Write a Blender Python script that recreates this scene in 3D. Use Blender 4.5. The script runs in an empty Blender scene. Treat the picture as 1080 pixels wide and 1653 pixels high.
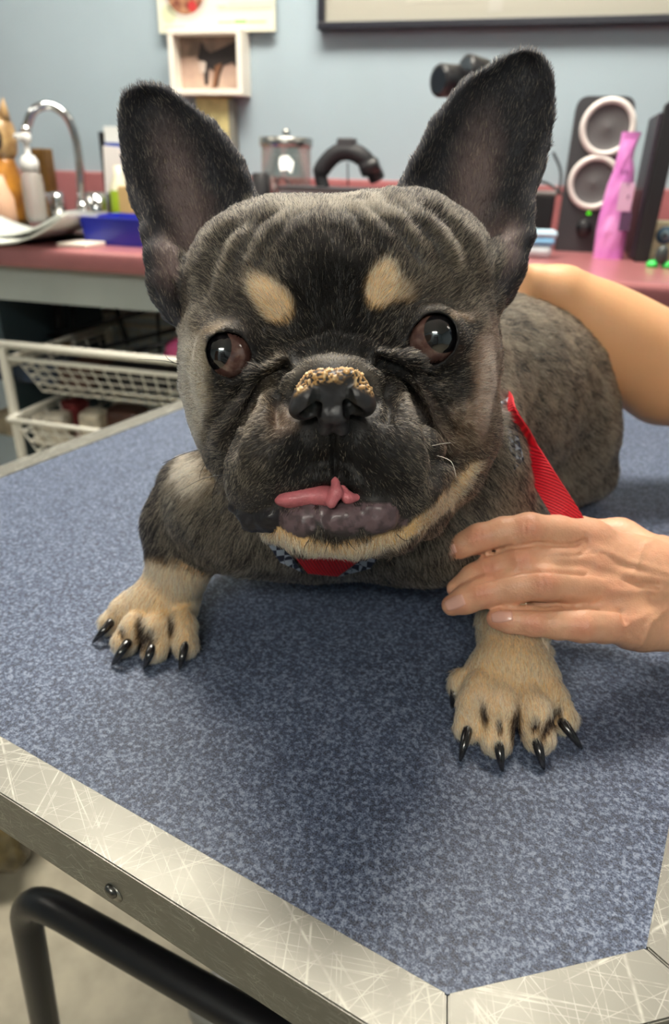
import bpy, bmesh, math, random
import numpy as np
from mathutils import Vector, Matrix

C = bpy.context.scene
COL = C.collection
PI = math.pi

# ------------------------------------------------------------------ camera
F_PX, PITCH, ROLL = 1145.0, math.radians(26.0), math.radians(1.5)
CAM = np.array([0.0, 0.0, 1.10])
TABLE_Z = 0.82
COUNTER_Z = 0.95
_u0 = np.array([0, math.sin(PITCH), math.cos(PITCH)])
_x0 = np.array([1.0, 0, 0])
RIGHT = math.cos(ROLL) * _x0 + math.sin(ROLL) * _u0
UP = -math.sin(ROLL) * _x0 + math.cos(ROLL) * _u0
FWD = np.array([0, math.cos(PITCH), -math.sin(PITCH)])
BASIS = np.stack([RIGHT, UP, FWD])            # rows: camera axes in world
cam_data = bpy.data.cameras.new('camera')
cam = bpy.data.objects.new('camera', cam_data)
COL.objects.link(cam)
m = Matrix.Identity(4)
for i in range(3):
    m[i][0], m[i][1], m[i][2], m[i][3] = RIGHT[i], UP[i], -FWD[i], CAM[i]
cam.matrix_world = m
cam_data.sensor_fit = 'VERTICAL'
cam_data.sensor_height = 36.0
cam_data.sensor_width = 36.0 * 1080 / 1653
cam_data.lens = F_PX / 1653 * 36.0
cam_data.clip_start = 0.01
cam_data.dof.use_dof = True
cam_data.dof.focus_distance = 0.325
cam_data.dof.aperture_fstop = cam_data.lens / 2.9
C.camera = cam

# ------------------------------------------------------------------ world, exposure
w = bpy.data.worlds.new('world'); C.world = w; w.use_nodes = True
w.node_tree.nodes['Background'].inputs[0].default_value = (0.75, 0.8, 0.85, 1)
w.node_tree.nodes['Background'].inputs[1].default_value = 0.12
C.view_settings.view_transform = 'Standard'
C.view_settings.look = 'None'
C.view_settings.exposure = 0.0
C.view_settings.gamma = 1.0
C.cycles.use_denoising = True
C.cycles.max_bounces = 8
C.cycles.diffuse_bounces = 3
C.cycles.glossy_bounces = 4
C.cycles.transmission_bounces = 8
C.cycles.transparent_max_bounces = 12
C.cycles.caustics_reflective = False
C.cycles.caustics_refractive = False
C.cycles.sample_clamp_indirect = 6.0
# ceiling lamps, the second an added fill behind the camera: (x, y, size x, size y, strength)
LAMPS = [(-0.10, 1.25, 1.2, 0.5, 38.0), (-0.45, -1.8, 1.2, 0.6, 28.0), (-2.2, 1.1, 0.6, 1.2, 7.0), (1.9, 0.6, 0.6, 1.2, 4.0)]
CEIL_Z = 2.55

# ------------------------------------------------------------------ helpers
def lin(r, g, b):
    f = lambda c: (c / 255 / 12.92) if c / 255 <= 0.04045 else ((c / 255 + 0.055) / 1.055) ** 2.4
    return (f(r), f(g), f(b), 1.0)

def linv(a):
    a = np.asarray(a, float) / 255
    return np.where(a <= 0.04045, a / 12.92, ((a + 0.055) / 1.055) ** 2.4)

_mats = {}
def mat(name, rgb, rough=0.5, metal=0.0, var=0.0, scale=20.0, bump=0.0, bscale=60.0, emit=None, trans=0.0, coat=0.0, spec=0.5, sss=0.0, alpha=1.0, rgb2=None):
    if name in _mats: return _mats[name]
    m = bpy.data.materials.new(name); m.use_nodes = True
    nt = m.node_tree; b = nt.nodes['Principled BSDF']
    b.inputs['Base Color'].default_value = lin(*rgb)
    b.inputs['Roughness'].default_value = rough
    b.inputs['Metallic'].default_value = metal
    b.inputs['Specular IOR Level'].default_value = spec
    b.inputs['Transmission Weight'].default_value = trans
    b.inputs['Coat Weight'].default_value = coat
    b.inputs['Alpha'].default_value = alpha
    if sss:
        b.inputs['Subsurface Weight'].default_value = sss
        b.inputs['Subsurface Radius'].default_value = (0.006, 0.002, 0.001)
        b.inputs['Subsurface Scale'].default_value = 1.0
    tc = nt.nodes.new('ShaderNodeTexCoord')
    if var or rgb2:
        n = nt.nodes.new('ShaderNodeTexNoise'); n.inputs['Scale'].default_value = scale
        n.inputs['Detail'].default_value = 4
        nt.links.new(tc.outputs['Object'], n.inputs['Vector'])
        r = nt.nodes.new('ShaderNodeValToRGB')
        c1 = lin(*rgb); c2 = lin(*(rgb2 or tuple(max(0, c * (1 - var)) for c in rgb)))
        r.color_ramp.elements[0].color = c2; r.color_ramp.elements[1].color = c1
        r.color_ramp.elements[0].position = 0.35; r.color_ramp.elements[1].position = 0.62
        nt.links.new(n.outputs['Fac'], r.inputs[0]); nt.links.new(r.outputs[0], b.inputs['Base Color'])
    if bump:
        n = nt.nodes.new('ShaderNodeTexNoise'); n.inputs['Scale'].default_value = bscale
        n.inputs['Detail'].default_value = 3
        nt.links.new(tc.outputs['Object'], n.inputs['Vector'])
        bp = nt.nodes.new('ShaderNodeBump'); bp.inputs['Strength'].default_value = bump
        bp.inputs['Distance'].default_value = 0.002
        nt.links.new(n.outputs['Fac'], bp.inputs['Height']); nt.links.new(bp.outputs[0], b.inputs['Normal'])
    if emit:
        b.inputs['Emission Color'].default_value = lin(*emit[0]); b.inputs['Emission Strength'].default_value = emit[1]
    _mats[name] = m
    return m

def tag(o, label=None, cat=None, group=None, kind=None):
    if label: o['label'] = label
    if cat: o['category'] = cat
    if group: o['group'] = group
    if kind: o['kind'] = kind
    return o

def empty(name, loc=(0, 0, 0), rz=0.0):
    o = bpy.data.objects.new(name, None); COL.objects.link(o)
    o.location = loc; o.rotation_euler = (0, 0, rz); o.empty_display_size = 0.05
    return o

def obj(name, bm, mt, parent=None, smooth=False, loc=None, rz=0.0):
    me = bpy.data.meshes.new(name)
    if isinstance(bm, bmesh.types.BMesh):
        bmesh.ops.recalc_face_normals(bm, faces=bm.faces)
        bm.to_mesh(me); bm.free()
    else:
        me.from_pydata([tuple(v) for v in bm[0]], [], [tuple(f) for f in bm[1]])
    if mt: me.materials.append(mt)
    if smooth:
        me.polygons.foreach_set('use_smooth', [True] * len(me.polygons))
    o = bpy.data.objects.new(name, me); COL.objects.link(o)
    if parent: o.parent = parent
    if loc is not None: o.location = loc
    if rz: o.rotation_euler = (0, 0, rz)
    return o

def fast_mesh(name, V, Q, mt, parent=None, cols=None):
    """numpy quads -> mesh object (smooth shaded), optional per-vertex colour attribute"""
    me = bpy.data.meshes.new(name)
    V = np.ascontiguousarray(V, np.float32); Q = np.ascontiguousarray(Q, np.int32)
    me.vertices.add(len(V)); me.vertices.foreach_set('co', V.ravel())
    me.loops.add(Q.size); me.loops.foreach_set('vertex_index', Q.ravel())
    me.polygons.add(len(Q)); me.polygons.foreach_set('loop_start', np.arange(0, Q.size, 4, dtype=np.int32))
    me.polygons.foreach_set('use_smooth', np.ones(len(Q), bool))
    me.update(calc_edges=True); me.validate()
    if cols is not None:
        a = me.attributes.new('coat', 'FLOAT_COLOR', 'POINT')
        a.data.foreach_set('color', np.concatenate([cols, np.ones((len(cols), 1))], 1).astype(np.float32).ravel())
    if mt: me.materials.append(mt)
    o = bpy.data.objects.new(name, me); COL.objects.link(o)
    if parent: o.parent = parent
    return o

def box(bm, x0, x1, y0, y1, z0, z1, bev=0.0, seg=2, M=None):
    b2 = bmesh.new()
    vs = [b2.verts.new((x, y, z)) for x in (x0, x1) for y in (y0, y1) for z in (z0, z1)]
    for f in ((0, 1, 3, 2), (4, 6, 7, 5), (0, 4, 5, 1), (2, 3, 7, 6), (0, 2, 6, 4), (1, 5, 7, 3)):
        b2.faces.new([vs[i] for i in f])
    if bev: bmesh.ops.bevel(b2, geom=b2.edges[:], offset=bev, segments=seg, affect='EDGES', profile=0.5)
    merge(bm, b2, M); return bm

def merge(bm, b2, M=None):
    if M is not None: bmesh.ops.transform(b2, matrix=M, verts=b2.verts)
    vm = {v: bm.verts.new(v.co) for v in b2.verts}
    for f in b2.faces:
        try: bm.faces.new([vm[v] for v in f.verts]).smooth = f.smooth
        except ValueError: pass
    b2.free()

def lathe(bm, prof, seg=28, M=None, cap=True):
    """prof: list of (r, z); revolve about z"""
    b2 = bmesh.new(); rings = []
    for r, z in prof:
        rings.append([b2.verts.new((max(r, 1e-5) * math.cos(2 * PI * k / seg), max(r, 1e-5) * math.sin(2 * PI * k / seg), z)) for k in range(seg)])
    for a, b in zip(rings[:-1], rings[1:]):
        for k in range(seg):
            b2.faces.new([a[k], a[(k + 1) % seg], b[(k + 1) % seg], b[k]]).smooth = True
    if cap:
        b2.faces.new(rings[0][::-1]); b2.faces.new(rings[-1])
    merge(bm, b2, M); return bm

def spline(pts, n=8):
    P = [Vector(p) for p in pts]; out = []
    for i in range(len(P) - 1):
        a, b, c, d = P[max(i - 1, 0)], P[i], P[i + 1], P[min(i + 2, len(P) - 1)]
        for k in range(n):
            t = k / n
            out.append(0.5 * ((2 * b) + (c - a) * t + (2 * a - 5 * b + 4 * c - d) * t * t + (3 * b - a - 3 * c + d) * t ** 3))
    out.append(P[-1]); return out

def tube(bm, pts, rad, seg=10, cap=True):
    pts = [Vector(p) for p in pts]; rings = []
    rs = rad if isinstance(rad, (list, tuple)) else [rad] * len(pts)
    t0 = (pts[1] - pts[0]).normalized()
    nrm = t0.orthogonal().normalized()
    for i, p in enumerate(pts):
        t = (pts[min(i + 1, len(pts) - 1)] - pts[max(i - 1, 0)]).normalized()
        nrm = (nrm - t * nrm.dot(t)).normalized(); bn = t.cross(nrm)
        rings.append([bm.verts.new(p + rs[i] * (math.cos(2 * PI * k / seg) * nrm + math.sin(2 * PI * k / seg) * bn)) for k in range(seg)])
    for a, b in zip(rings[:-1], rings[1:]):
        for k in range(seg):
            bm.faces.new([a[k], a[(k + 1) % seg], b[(k + 1) % seg], b[k]]).smooth = True
    if cap:
        bm.faces.new(rings[0][::-1]); bm.faces.new(rings[-1])
    return bm

def prism(bm, poly, z0, z1, M=None, bev=0.0):
    b2 = bmesh.new()
    a = [b2.verts.new((x, y, z0)) for x, y in poly]; b = [b2.verts.new((x, y, z1)) for x, y in poly]
    n = len(poly)
    b2.faces.new(a[::-1]); b2.faces.new(b)
    for i in range(n): b2.faces.new([a[i], a[(i + 1) % n], b[(i + 1) % n], b[i]])
    if bev: bmesh.ops.bevel(b2, geom=b2.edges[:], offset=bev, segments=2, affect='EDGES')
    merge(bm, b2, M); return bm

def ray(px, py):
    return FWD + (px - 540) / F_PX * RIGHT + (826.5 - py) / F_PX * UP
def at(px, py, d):
    return CAM + ray(px, py) * d
def onz(px, py, z):
    r = ray(px, py); return CAM + r * ((z - CAM[2]) / r[2])

# the back wall runs at 15 degrees to the table side of the camera
WA = math.radians(-15.0)
WT = np.array([math.cos(WA), math.sin(WA), 0]); WN = np.array([-math.sin(WA), math.cos(WA), 0])
WO = np.array([0.0, 1.30, 0.0])               # a point on the front edge of the counter
WALL = 0.72                                    # counter depth
def wpt(px, py, off):
    """ray meets the vertical plane 'off' behind the counter front -> (u, z)"""
    r = ray(px, py); t = ((WO + WN * off - CAM) @ WN) / (r @ WN); p = CAM + r * t
    return float((p - WO) @ WT), float(p[2])
def cpt(px, py, z=COUNTER_Z):
    p = onz(px, py, z); return float((p - WO) @ WT), float((p - WO) @ WN)
def wf(u, off, z):
    p = WO + WT * u + WN * off; return (float(p[0]), float(p[1]), z)
RX90 = Matrix.Rotation(PI / 2, 4, 'X')

# ================================================================== the room
root_room = []
def slab(name, u0, u1, o0, o1, z0, z1, mt, kind='structure', bev=0.0):
    bm = bmesh.new(); box(bm, u0, u1, o0, o1, z0, z1, bev)
    o = obj(name, bm, mt, loc=wf(0, 0, 0), rz=WA); tag(o, kind=kind); return o

M_wall = mat('wall_paint', (160, 178, 188), 0.75, var=0.04, scale=3, bump=0.1, bscale=220)
M_floor = mat('floor_vinyl', (166, 159, 140), 0.5, var=0.14, scale=14, bump=0.1, bscale=40)
M_ceil = mat('ceiling_tile', (225, 226, 222), 0.9, var=0.03, scale=8)
slab('floor', -3.2, 2.6, -3.3, WALL + 0.1, -0.05, 0.0, M_floor)
slab('ceiling', -3.2, 2.6, -3.3, WALL + 0.1, CEIL_Z, CEIL_Z + 0.05, M_ceil)
slab('wall_back', -3.2, 2.6, WALL, WALL + 0.1, 0.0, CEIL_Z, M_wall)
slab('wall_left', -3.3, -3.2, -3.3, WALL + 0.1, 0.0, CEIL_Z, M_wall)
slab('wall_right', 2.6, 2.7, -3.3, WALL + 0.1, 0.0, CEIL_Z, M_wall)
slab('wall_front', -3.3, 2.7, -3.4, -3.3, 0.0, CEIL_Z, M_wall)

M_lampframe = mat('lamp_frame_white', (235, 235, 232), 0.4)
for i, (x, y, sx, sy, st) in enumerate(LAMPS):
    t = empty('ceiling_light', (x, y, CEIL_Z))
    tag(t, ['ceiling light panel above the pink counter behind the dog', 'added fill light panel on the ceiling behind the camera',
            'ceiling light panel over the sink side of the room', 'ceiling light panel over the right side of the room'][i], 'ceiling light')
    bm = bmesh.new()
    for a in ((-sx / 2 - .02, -sx / 2, -sy / 2 - .02, sy / 2 + .02), (sx / 2, sx / 2 + .02, -sy / 2 - .02, sy / 2 + .02),
              (-sx / 2, sx / 2, -sy / 2 - .02, -sy / 2), (-sx / 2, sx / 2, sy / 2, sy / 2 + .02)):
        box(bm, a[0], a[1], a[2], a[3], -0.03, 0.0)
    obj('frame', bm, M_lampframe, t)
    bm = bmesh.new(); box(bm, -sx / 2, sx / 2, -sy / 2, sy / 2, -0.02, -0.005)
    dm = mat('lamp_diffuser_%d' % i, (255, 250, 240), 0.6, emit=((255, 247, 232), st))
    obj('diffuser', bm, dm, t)

# unseen door and shelf unit, added behind the camera for the eye reflections
bm = bmesh.new(); box(bm, -1.1, -0.25, -3.3, -3.26, 0.0, 2.05, 0.004); o = obj('door_1', bm, mat('door_wood', (104, 76, 54), 0.45, var=0.25, scale=6), loc=wf(0, 0, 0), rz=WA); tag(o, kind='structure')
sh = empty('shelf_unit', wf(0.7, -3.0, 0), WA); tag(sh, 'dark shelf unit added unseen behind the camera for reflections', 'shelf unit')
M_sh = mat('shelf_dark', (40, 38, 40), 0.5)
for u in (-0.4, 0.38):
    bm = bmesh.new(); box(bm, u, u + 0.02, -0.25, 0.1, 0, 1.9); obj('side_panel', bm, M_sh, sh)
for z in (0.1, 0.55, 1.0, 1.45, 1.86):
    bm = bmesh.new(); box(bm, -0.38, 0.38, -0.25, 0.1, z, z + 0.02); obj('shelf', bm, M_sh, sh)

# ================================================================== exam table
def T2(px, py, z=TABLE_Z):
    p = onz(px, py, z); return np.array([p[0], p[1]])
A1 = math.radians(-29.5)
ea = np.array([math.cos(A1), math.sin(A1)]); eb = np.array([-math.sin(A1), math.cos(A1)])   # along the near-left edge / along the right edge
tc_o = T2(722, 1605)                              # inner corner near-left edge / chamfer
def loc2(p): return np.array([(p - tc_o) @ ea, (p - tc_o) @ eb])
c2 = loc2(T2(1045, 1532)); xr = loc2(T2(1062, 1420))[0]
xr = (c2[0] + xr) / 2; cy = c2[1]
xl = -loc2(T2(0, 772))[0]; xl2 = -loc2(T2(295, 660))[0]
XL = -(xl + xl2) / 2
YT = 0.88
CH = 0.06
# inner outline of the blue laminate (table coordinates): near-left chamfer hidden outside frame
XR = xr
inner = [(0, 0), (XR, cy), (XR, YT - CH), (XR - CH * 1.4, YT), (XL + CH * 1.4, YT), (XL, YT - CH), (XL, CH), (XL + CH * 1.4, 0)]
TW = 0.0255
def offset_poly(poly, d):
    n = len(poly); out = []
    P = [np.array(p, float) for p in poly]
    for i in range(n):
        a, b, c = P[i - 1], P[i], P[(i + 1) % n]
        n1 = np.array([(b - a)[1], -(b - a)[0]]); n1 /= np.linalg.norm(n1)
        n2 = np.array([(c - b)[1], -(c - b)[0]]); n2 /= np.linalg.norm(n2)
        bis = n1 + n2; bis /= (bis @ n1); out.append(tuple(b + bis * d))
    return out
outer = offset_poly(inner, TW)
table = empty('exam_table', (float(tc_o[0]), float(tc_o[1]), 0), A1)
tag(table, 'veterinary exam table with speckled blue laminate top and scratched aluminium edging', 'table')

def node_mat(name):
    m = bpy.data.materials.new(name); m.use_nodes = True
    nt = m.node_tree; return m, nt, nt.nodes['Principled BSDF']
def N(nt, kind, **kw):
    n = nt.nodes.new(kind)
    for k, v in kw.items():
        if k in n.inputs: n.inputs[k].default_value = v
        else: setattr(n, k, v)
    return n
M_lam, nt, bs = node_mat('blue_speckled_laminate')
tc = N(nt, 'ShaderNodeTexCoord')
n1 = N(nt, 'ShaderNodeTexNoise', Scale=470.0, Detail=3.0, Roughness=0.65)
n2 = N(nt, 'ShaderNodeTexNoise', Scale=1300.0, Detail=2.0, Roughness=0.6)
n3 = N(nt, 'ShaderNodeTexNoise', Scale=14.0, Detail=3.0)
for n in (n1, n2, n3): nt.links.new(tc.outputs['Object'], n.inputs['Vector'])
r1 = N(nt, 'ShaderNodeValToRGB'); e = r1.color_ramp.elements
e[0].position = 0.39; e[0].color = lin(14, 20, 38); e[1].position = 0.64; e[1].color = lin(146, 158, 180)
k = r1.color_ramp.elements.new(0.50); k.color = lin(60, 76, 106)
nt.links.new(n1.outputs['Fac'], r1.inputs[0])
r2 = N(nt, 'ShaderNodeValToRGB'); e = r2.color_ramp.elements
e[0].position = 0.38; e[0].color = lin(30, 38, 58); e[1].position = 0.64; e[1].color = lin(122, 132, 152)
nt.links.new(n2.outputs['Fac'], r2.inputs[0])
mx = N(nt, 'ShaderNodeMixRGB', blend_type='MIX'); mx.inputs[0].default_value = 0.42
nt.links.new(r1.outputs[0], mx.inputs[1]); nt.links.new(r2.outputs[0], mx.inputs[2])
nt.links.new(mx.outputs[0], bs.inputs['Base Color'])
bs.inputs['Roughness'].default_value = 0.5
bs.inputs['Specular IOR Level'].default_value = 0.38
bp = N(nt, 'ShaderNodeBump', Strength=0.16, Distance=0.0006)
nt.links.new(n1.outputs['Fac'], bp.inputs['Height']); nt.links.new(bp.outputs[0], bs.inputs['Normal'])

def metal_mat(name, ang, base=(142, 141, 134), rough=0.46):
    """brushed, scratched aluminium; the brushing runs along 'ang' in table coordinates"""
    M_, nt, bs = node_mat(name)
    tc = N(nt, 'ShaderNodeTexCoord')
    def stretched(rz, sx, sy, scale, detail=4.0):
        mp = N(nt, 'ShaderNodeMapping'); mp.inputs['Rotation'].default_value = (0, 0, rz)
        mp.inputs['Scale'].default_value = (sx, sy, sy)
        nt.links.new(tc.outputs['Object'], mp.inputs['Vector'])
        n = N(nt, 'ShaderNodeTexNoise', Scale=scale, Detail=detail, Roughness=0.6)
        nt.links.new(mp.outputs[0], n.inputs['Vector']); return n
    def scratch(rz, sx, sy, dist, lo, hi):
        mp = N(nt, 'ShaderNodeMapping', vector_type='TEXTURE'); mp.inputs['Rotation'].default_value = (0, 0, rz)
        mp.inputs['Scale'].default_value = (1 / sx, 1 / sy, 1 / 160)
        nt.links.new(tc.outputs['Object'], mp.inputs['Vector'])
        wn = N(nt, 'ShaderNodeTexNoise', Scale=3.0, Detail=2.0)
        nt.links.new(mp.outputs[0], wn.inputs['Vector'])
        v = N(nt, 'ShaderNodeTexVoronoi', feature='DISTANCE_TO_EDGE', Scale=1.0)
        nt.links.new(mp.outputs[0], v.inputs['Vector'])
        r = N(nt, 'ShaderNodeMapRange'); r.inputs['From Min'].default_value = lo; r.inputs['From Max'].default_value = hi
        r.inputs['To Min'].default_value = 1.0; r.inputs['To Max'].default_value = 0.0
        nt.links.new(v.outputs['Distance'], r.inputs['Value']); return r
    nb = stretched(-ang, 20, 900, 1.0)
    nc = stretched(0.3, 22, 22, 1.0)
    s1 = scratch(0.9, 1.3, 60, 0, 0.0, 0.010); s2 = scratch(-0.5, 1.7, 90, 0, 0.0, 0.012); s3 = scratch(2.0, 2, 45, 0, 0.0, 0.007)
    mxa = N(nt, 'ShaderNodeMath', operation='MAXIMUM'); nt.links.new(s1.outputs[0], mxa.inputs[0]); nt.links.new(s2.outputs[0], mxa.inputs[1])
    s4 = scratch(1.35, 1.1, 40, 0, 0.0, 0.006); s5 = scratch(-1.1, 1.5, 60, 0, 0.0, 0.007); s6 = scratch(0.35, 1, 150, 0, 0.0, 0.016)
    acc = mxa
    for sx_ in (s3, s4, s5, s6):
        mm = N(nt, 'ShaderNodeMath', operation='MAXIMUM'); nt.links.new(acc.outputs[0], mm.inputs[0]); nt.links.new(sx_.outputs[0], mm.inputs[1]); acc = mm
    gate = N(nt, 'ShaderNodeTexNoise', Scale=95.0, Detail=2.0); nt.links.new(tc.outputs['Object'], gate.inputs['Vector'])
    gr = N(nt, 'ShaderNodeMapRange'); gr.inputs['From Min'].default_value = 0.36; gr.inputs['From Max'].default_value = 0.56; nt.links.new(gate.outputs['Fac'], gr.inputs['Value'])
    mxb = N(nt, 'ShaderNodeMath', operation='MULTIPLY'); nt.links.new(acc.outputs[0], mxb.inputs[0]); nt.links.new(gr.outputs[0], mxb.inputs[1])
    # roughness
    rr = N(nt, 'ShaderNodeMapRange'); rr.inputs['To Min'].default_value = rough - 0.08; rr.inputs['To Max'].default_value = rough + 0.14
    nt.links.new(nc.outputs['Fac'], rr.inputs['Value'])
    ra = N(nt, 'ShaderNodeMath', operation='MULTIPLY_ADD'); ra.inputs[1].default_value = 0.08
    nt.links.new(mxb.outputs[0], ra.inputs[0]); nt.links.new(rr.outputs[0], ra.inputs[2])
    nt.links.new(ra.outputs[0], bs.inputs['Roughness'])
    bs.inputs['Metallic'].default_value = 0.78
    cr = N(nt, 'ShaderNodeMixRGB'); cr.inputs[1].default_value = lin(*[int(c * 0.93) for c in base]); cr.inputs[2].default_value = lin(*[min(255, int(c * 1.28)) for c in base])
    nt.links.new(mxb.outputs[0], cr.inputs[0]); nt.links.new(cr.outputs[0], bs.inputs['Base Color'])
    ad = N(nt, 'ShaderNodeMath', operation='MULTIPLY_ADD'); ad.inputs[1].default_value = -1.0
    nt.links.new(mxb.outputs[0], ad.inputs[0]); nt.links.new(nb.outputs['Fac'], ad.inputs[2])
    bp = N(nt, 'ShaderNodeBump', Strength=0.08, Distance=0.0004)
    nt.links.new(ad.outputs[0], bp.inputs['Height']); nt.links.new(bp.outputs[0], bs.inputs['Normal'])
    return M_
M_alu = metal_mat('scratched_aluminium', 0.0)
M_dark_alu = mat('screw_steel', (120, 120, 118), 0.3, 1.0)
M_black = mat('black_painted_steel', (22, 23, 27), 0.35, bump=0.05)

bm = bmesh.new(); prism(bm, inner, TABLE_Z - 0.012, TABLE_Z)
obj('tabletop', bm, M_lam, table)
bm = bmesh.new(); prism(bm, offset_poly(inner, -0.004), TABLE_Z - 0.034, TABLE_Z - 0.013)
obj('underside_panel', bm, mat('board_brown', (96, 82, 66), 0.7, var=0.1), table)
n = len(inner); cen = np.mean(np.array(inner), 0)
SIDE = 0.030
for i in range(n):
    a, b = np.array(inner[i]), np.array(inner[(i + 1) % n]); c, d = np.array(outer[(i + 1) % n]), np.array(outer[i])
    u = (b - a) / np.linalg.norm(b - a) * 0.0003
    a2, b2_, c2_, d2 = a + u, b - u, c - u, d + u
    bm = bmesh.new(); prism(bm, [tuple(a2), tuple(b2_), tuple(c2_), tuple(d2)], TABLE_Z - SIDE, TABLE_Z + 0.0008, bev=0.0007)
    o = obj('edge_trim', bm, M_alu, table)
# screws on the near-left edge skirt
def skirt_pt(px, py):
    # ray against the vertical outer face of the near-left edge
    nrm = np.array([-eb[0], -eb[1], 0]); p0 = np.array([*(tc_o + eb * outer[0][1]), 0])
    r = ray(px, py); t = ((p0 - CAM) @ nrm) / (r @ nrm); p = CAM + r * t
    q = loc2(p[:2]); return q[0], p[2]
sx, sz = skirt_pt(181, 1437)
bm = bmesh.new()
Ms = Matrix.Translation((sx, outer[0][1], sz)) @ Matrix.Rotation(PI / 2, 4, 'X')
lathe(bm, [(0.0036, 0.0), (0.0036, 0.0012), (0.003, 0.0022), (0.0016, 0.0028), (0.0, 0.0029)], 20, Ms)
o = obj('screw', bm, M_dark_alu, table, True); 
bm = bmesh.new(); lathe(bm, [(0.0047, 0.0), (0.0047, 0.0004), (0.0, 0.0005)], 20, Matrix.Translation((sx + 0.0015, outer[0][1], sz - 0.0012)) @ Matrix.Rotation(PI / 2, 4, 'X'))
obj('washer', bm, mat('washer_zinc', (170, 170, 165), 0.3, 1.0), table)
# table pedestal
bm = bmesh.new(); box(bm, XL / 2 - 0.04, XL / 2 + 0.16, 0.42, 0.62, 0.05, TABLE_Z - 0.034, 0.01)
obj('pedestal', bm, mat('pedestal_grey', (150, 152, 150), 0.4, 0.3), table)
bm = bmesh.new(); box(bm, XL / 2 - 0.14, XL / 2 + 0.26, 0.25, 0.79, 0.0, 0.05, 0.015)
obj('base_plate', bm, mat('pedestal_grey', (150, 152, 150), 0.4, 0.3), table)

# ---- black tubular stool pushed under the table
pc = at(34, 1436, 0.56)
def sp(px, py, z): return onz(px, py, z)
corner = np.array(pc); zc = corner[2]
foot = onz(118, 1900, 0.012)
e3 = np.array([ea[0], ea[1], 0])
far = corner + e3 * 0.40
pend = onz(330, 1604, zc); dr = pend - corner; dr /= np.linalg.norm(dr)
far = corner + dr * 0.36
stool = empty('tube_stool', (float(corner[0]), float(corner[1]), 0)); tag(stool, 'black bent steel tube stool frame under the near left edge of the exam table', 'stool')
so = np.array([corner[0], corner[1], 0])
def stool_leg(shift):
    f2 = far + (foot - corner) * np.array([-0.2, -0.2, 1])
    dn = (foot - corner) / np.linalg.norm(foot - corner); dn2 = (f2 - far) / np.linalg.norm(f2 - far)
    r = 0.045
    arc = lambda c, d1, d2: [c + d1 * r * (1 - t) ** 2 * 1.0 + d2 * r * t ** 2 for t in np.linspace(0, 1, 9)]
    pts = [foot] + arc(corner, dn, dr) + arc(far, -dr, dn2) + [f2]
    bm = bmesh.new(); tube(bm, [tuple(p - so + shift) for p in pts], 0.0125, 14); return bm
perp = np.array([-dr[1], dr[0], 0]); perp /= np.linalg.norm(perp)
obj('leg_frame', stool_leg(np.zeros(3)), M_black, stool, True)
obj('leg_frame', stool_leg(perp * 0.30), M_black, stool, True)
bm = bmesh.new()
q = [corner + dr * 0.05 + perp * 0.03, corner + dr * 0.31 + perp * 0.03, corner + dr * 0.31 + perp * 0.30, corner + dr * 0.05 + perp * 0.30]
prism(bm, [tuple((p - so)[:2]) for p in q], zc + 0.0126, zc + 0.034, bev=0.006)
obj('seat', bm, mat('stool_vinyl_black', (26, 26, 29), 0.5, bump=0.1), stool)

# crumpled bag on the floor at the left
random.seed(3)
bm = bmesh.new(); bmesh.ops.create_icosphere(bm, subdivisions=4, radius=1.0)
from mathutils import noise as mnoise
for v in bm.verts:
    c = v.co.copy(); d = 1 + 0.35 * mnoise.noise(c * 2.3) + 0.16 * abs(mnoise.noise(c * 6))
    v.co = Vector((c.x * 0.13 * d, c.y * 0.10 * d, max(0, 0.085 + c.z * 0.09 * d)))
p = onz(-70, 1400, 0.0)
o = obj('crumpled_bag', bm, mat('olive_plastic', (104, 92, 62), 0.22, var=0.5, scale=18, coat=0.5, bump=0.4, bscale=40), smooth=True, loc=(float(p[0]), float(p[1]), 0.0))
tag(o, 'shiny olive brown crumpled bag on the floor behind the black tube stool', 'bag')

# ================================================================== counter, cabinets
CZ = 0.945
M_pink = mat('pink_laminate', (170, 108, 110), 0.3, var=0.05, scale=30, coat=0.2)
M_grey = mat('grey_painted_panel', (184, 192, 188), 0.55, var=0.05, scale=6)
M_teal = mat('dark_teal_cabinet', (58, 76, 84), 0.5, var=0.1, scale=5)
M_panel = mat('blue_grey_panel', (214, 230, 238), 0.6, var=0.1, scale=5)
M_white = mat('white_coated_wire', (226, 224, 212), 0.35)
M_chrome = mat('chrome', (220, 222, 224), 0.09, 1.0)
M_steel = mat('brushed_steel', (176, 176, 172), 0.25, 1.0, var=0.1)
M_blk = mat('black_plastic', (24, 24, 28), 0.38)
M_blk2 = mat('charcoal_plastic', (56, 57, 61), 0.5, bump=0.05, bscale=400)

def thing(name, label, cat, u, off, z, rz=0.0, group=None):
    t = empty(name, wf(u, off, z), WA + rz); tag(t, label, cat, group); return t

ct = empty('counter', wf(0, 0, 0), WA); tag(ct, 'long pink laminate counter with rounded front edge along the pale blue wall', 'counter')
bm = bmesh.new()
prof = [(WALL, CZ - 0.042), (WALL, CZ)] + [(0.012 - 0.012 * math.sin(a), CZ - 0.012 + 0.012 * math.cos(a)) for a in np.linspace(0, PI / 2, 6)] + \
       [(0.008 - 0.008 * math.cos(a), CZ - 0.034 - 0.008 * math.sin(a)) for a in np.linspace(0, PI / 2, 4)]
b2 = bmesh.new(); L_, R_ = -2.6, 2.2
va = [b2.verts.new((L_, y, z)) for y, z in prof]; vb = [b2.verts.new((R_, y, z)) for y, z in prof]
b2.faces.new(va); b2.faces.new(vb[::-1])
for i in range(len(prof)):
    b2.faces.new([va[i], va[(i + 1) % len(prof)], vb[(i + 1) % len(prof)], vb[i]]).smooth = 2 <= i < len(prof) - 1
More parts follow.
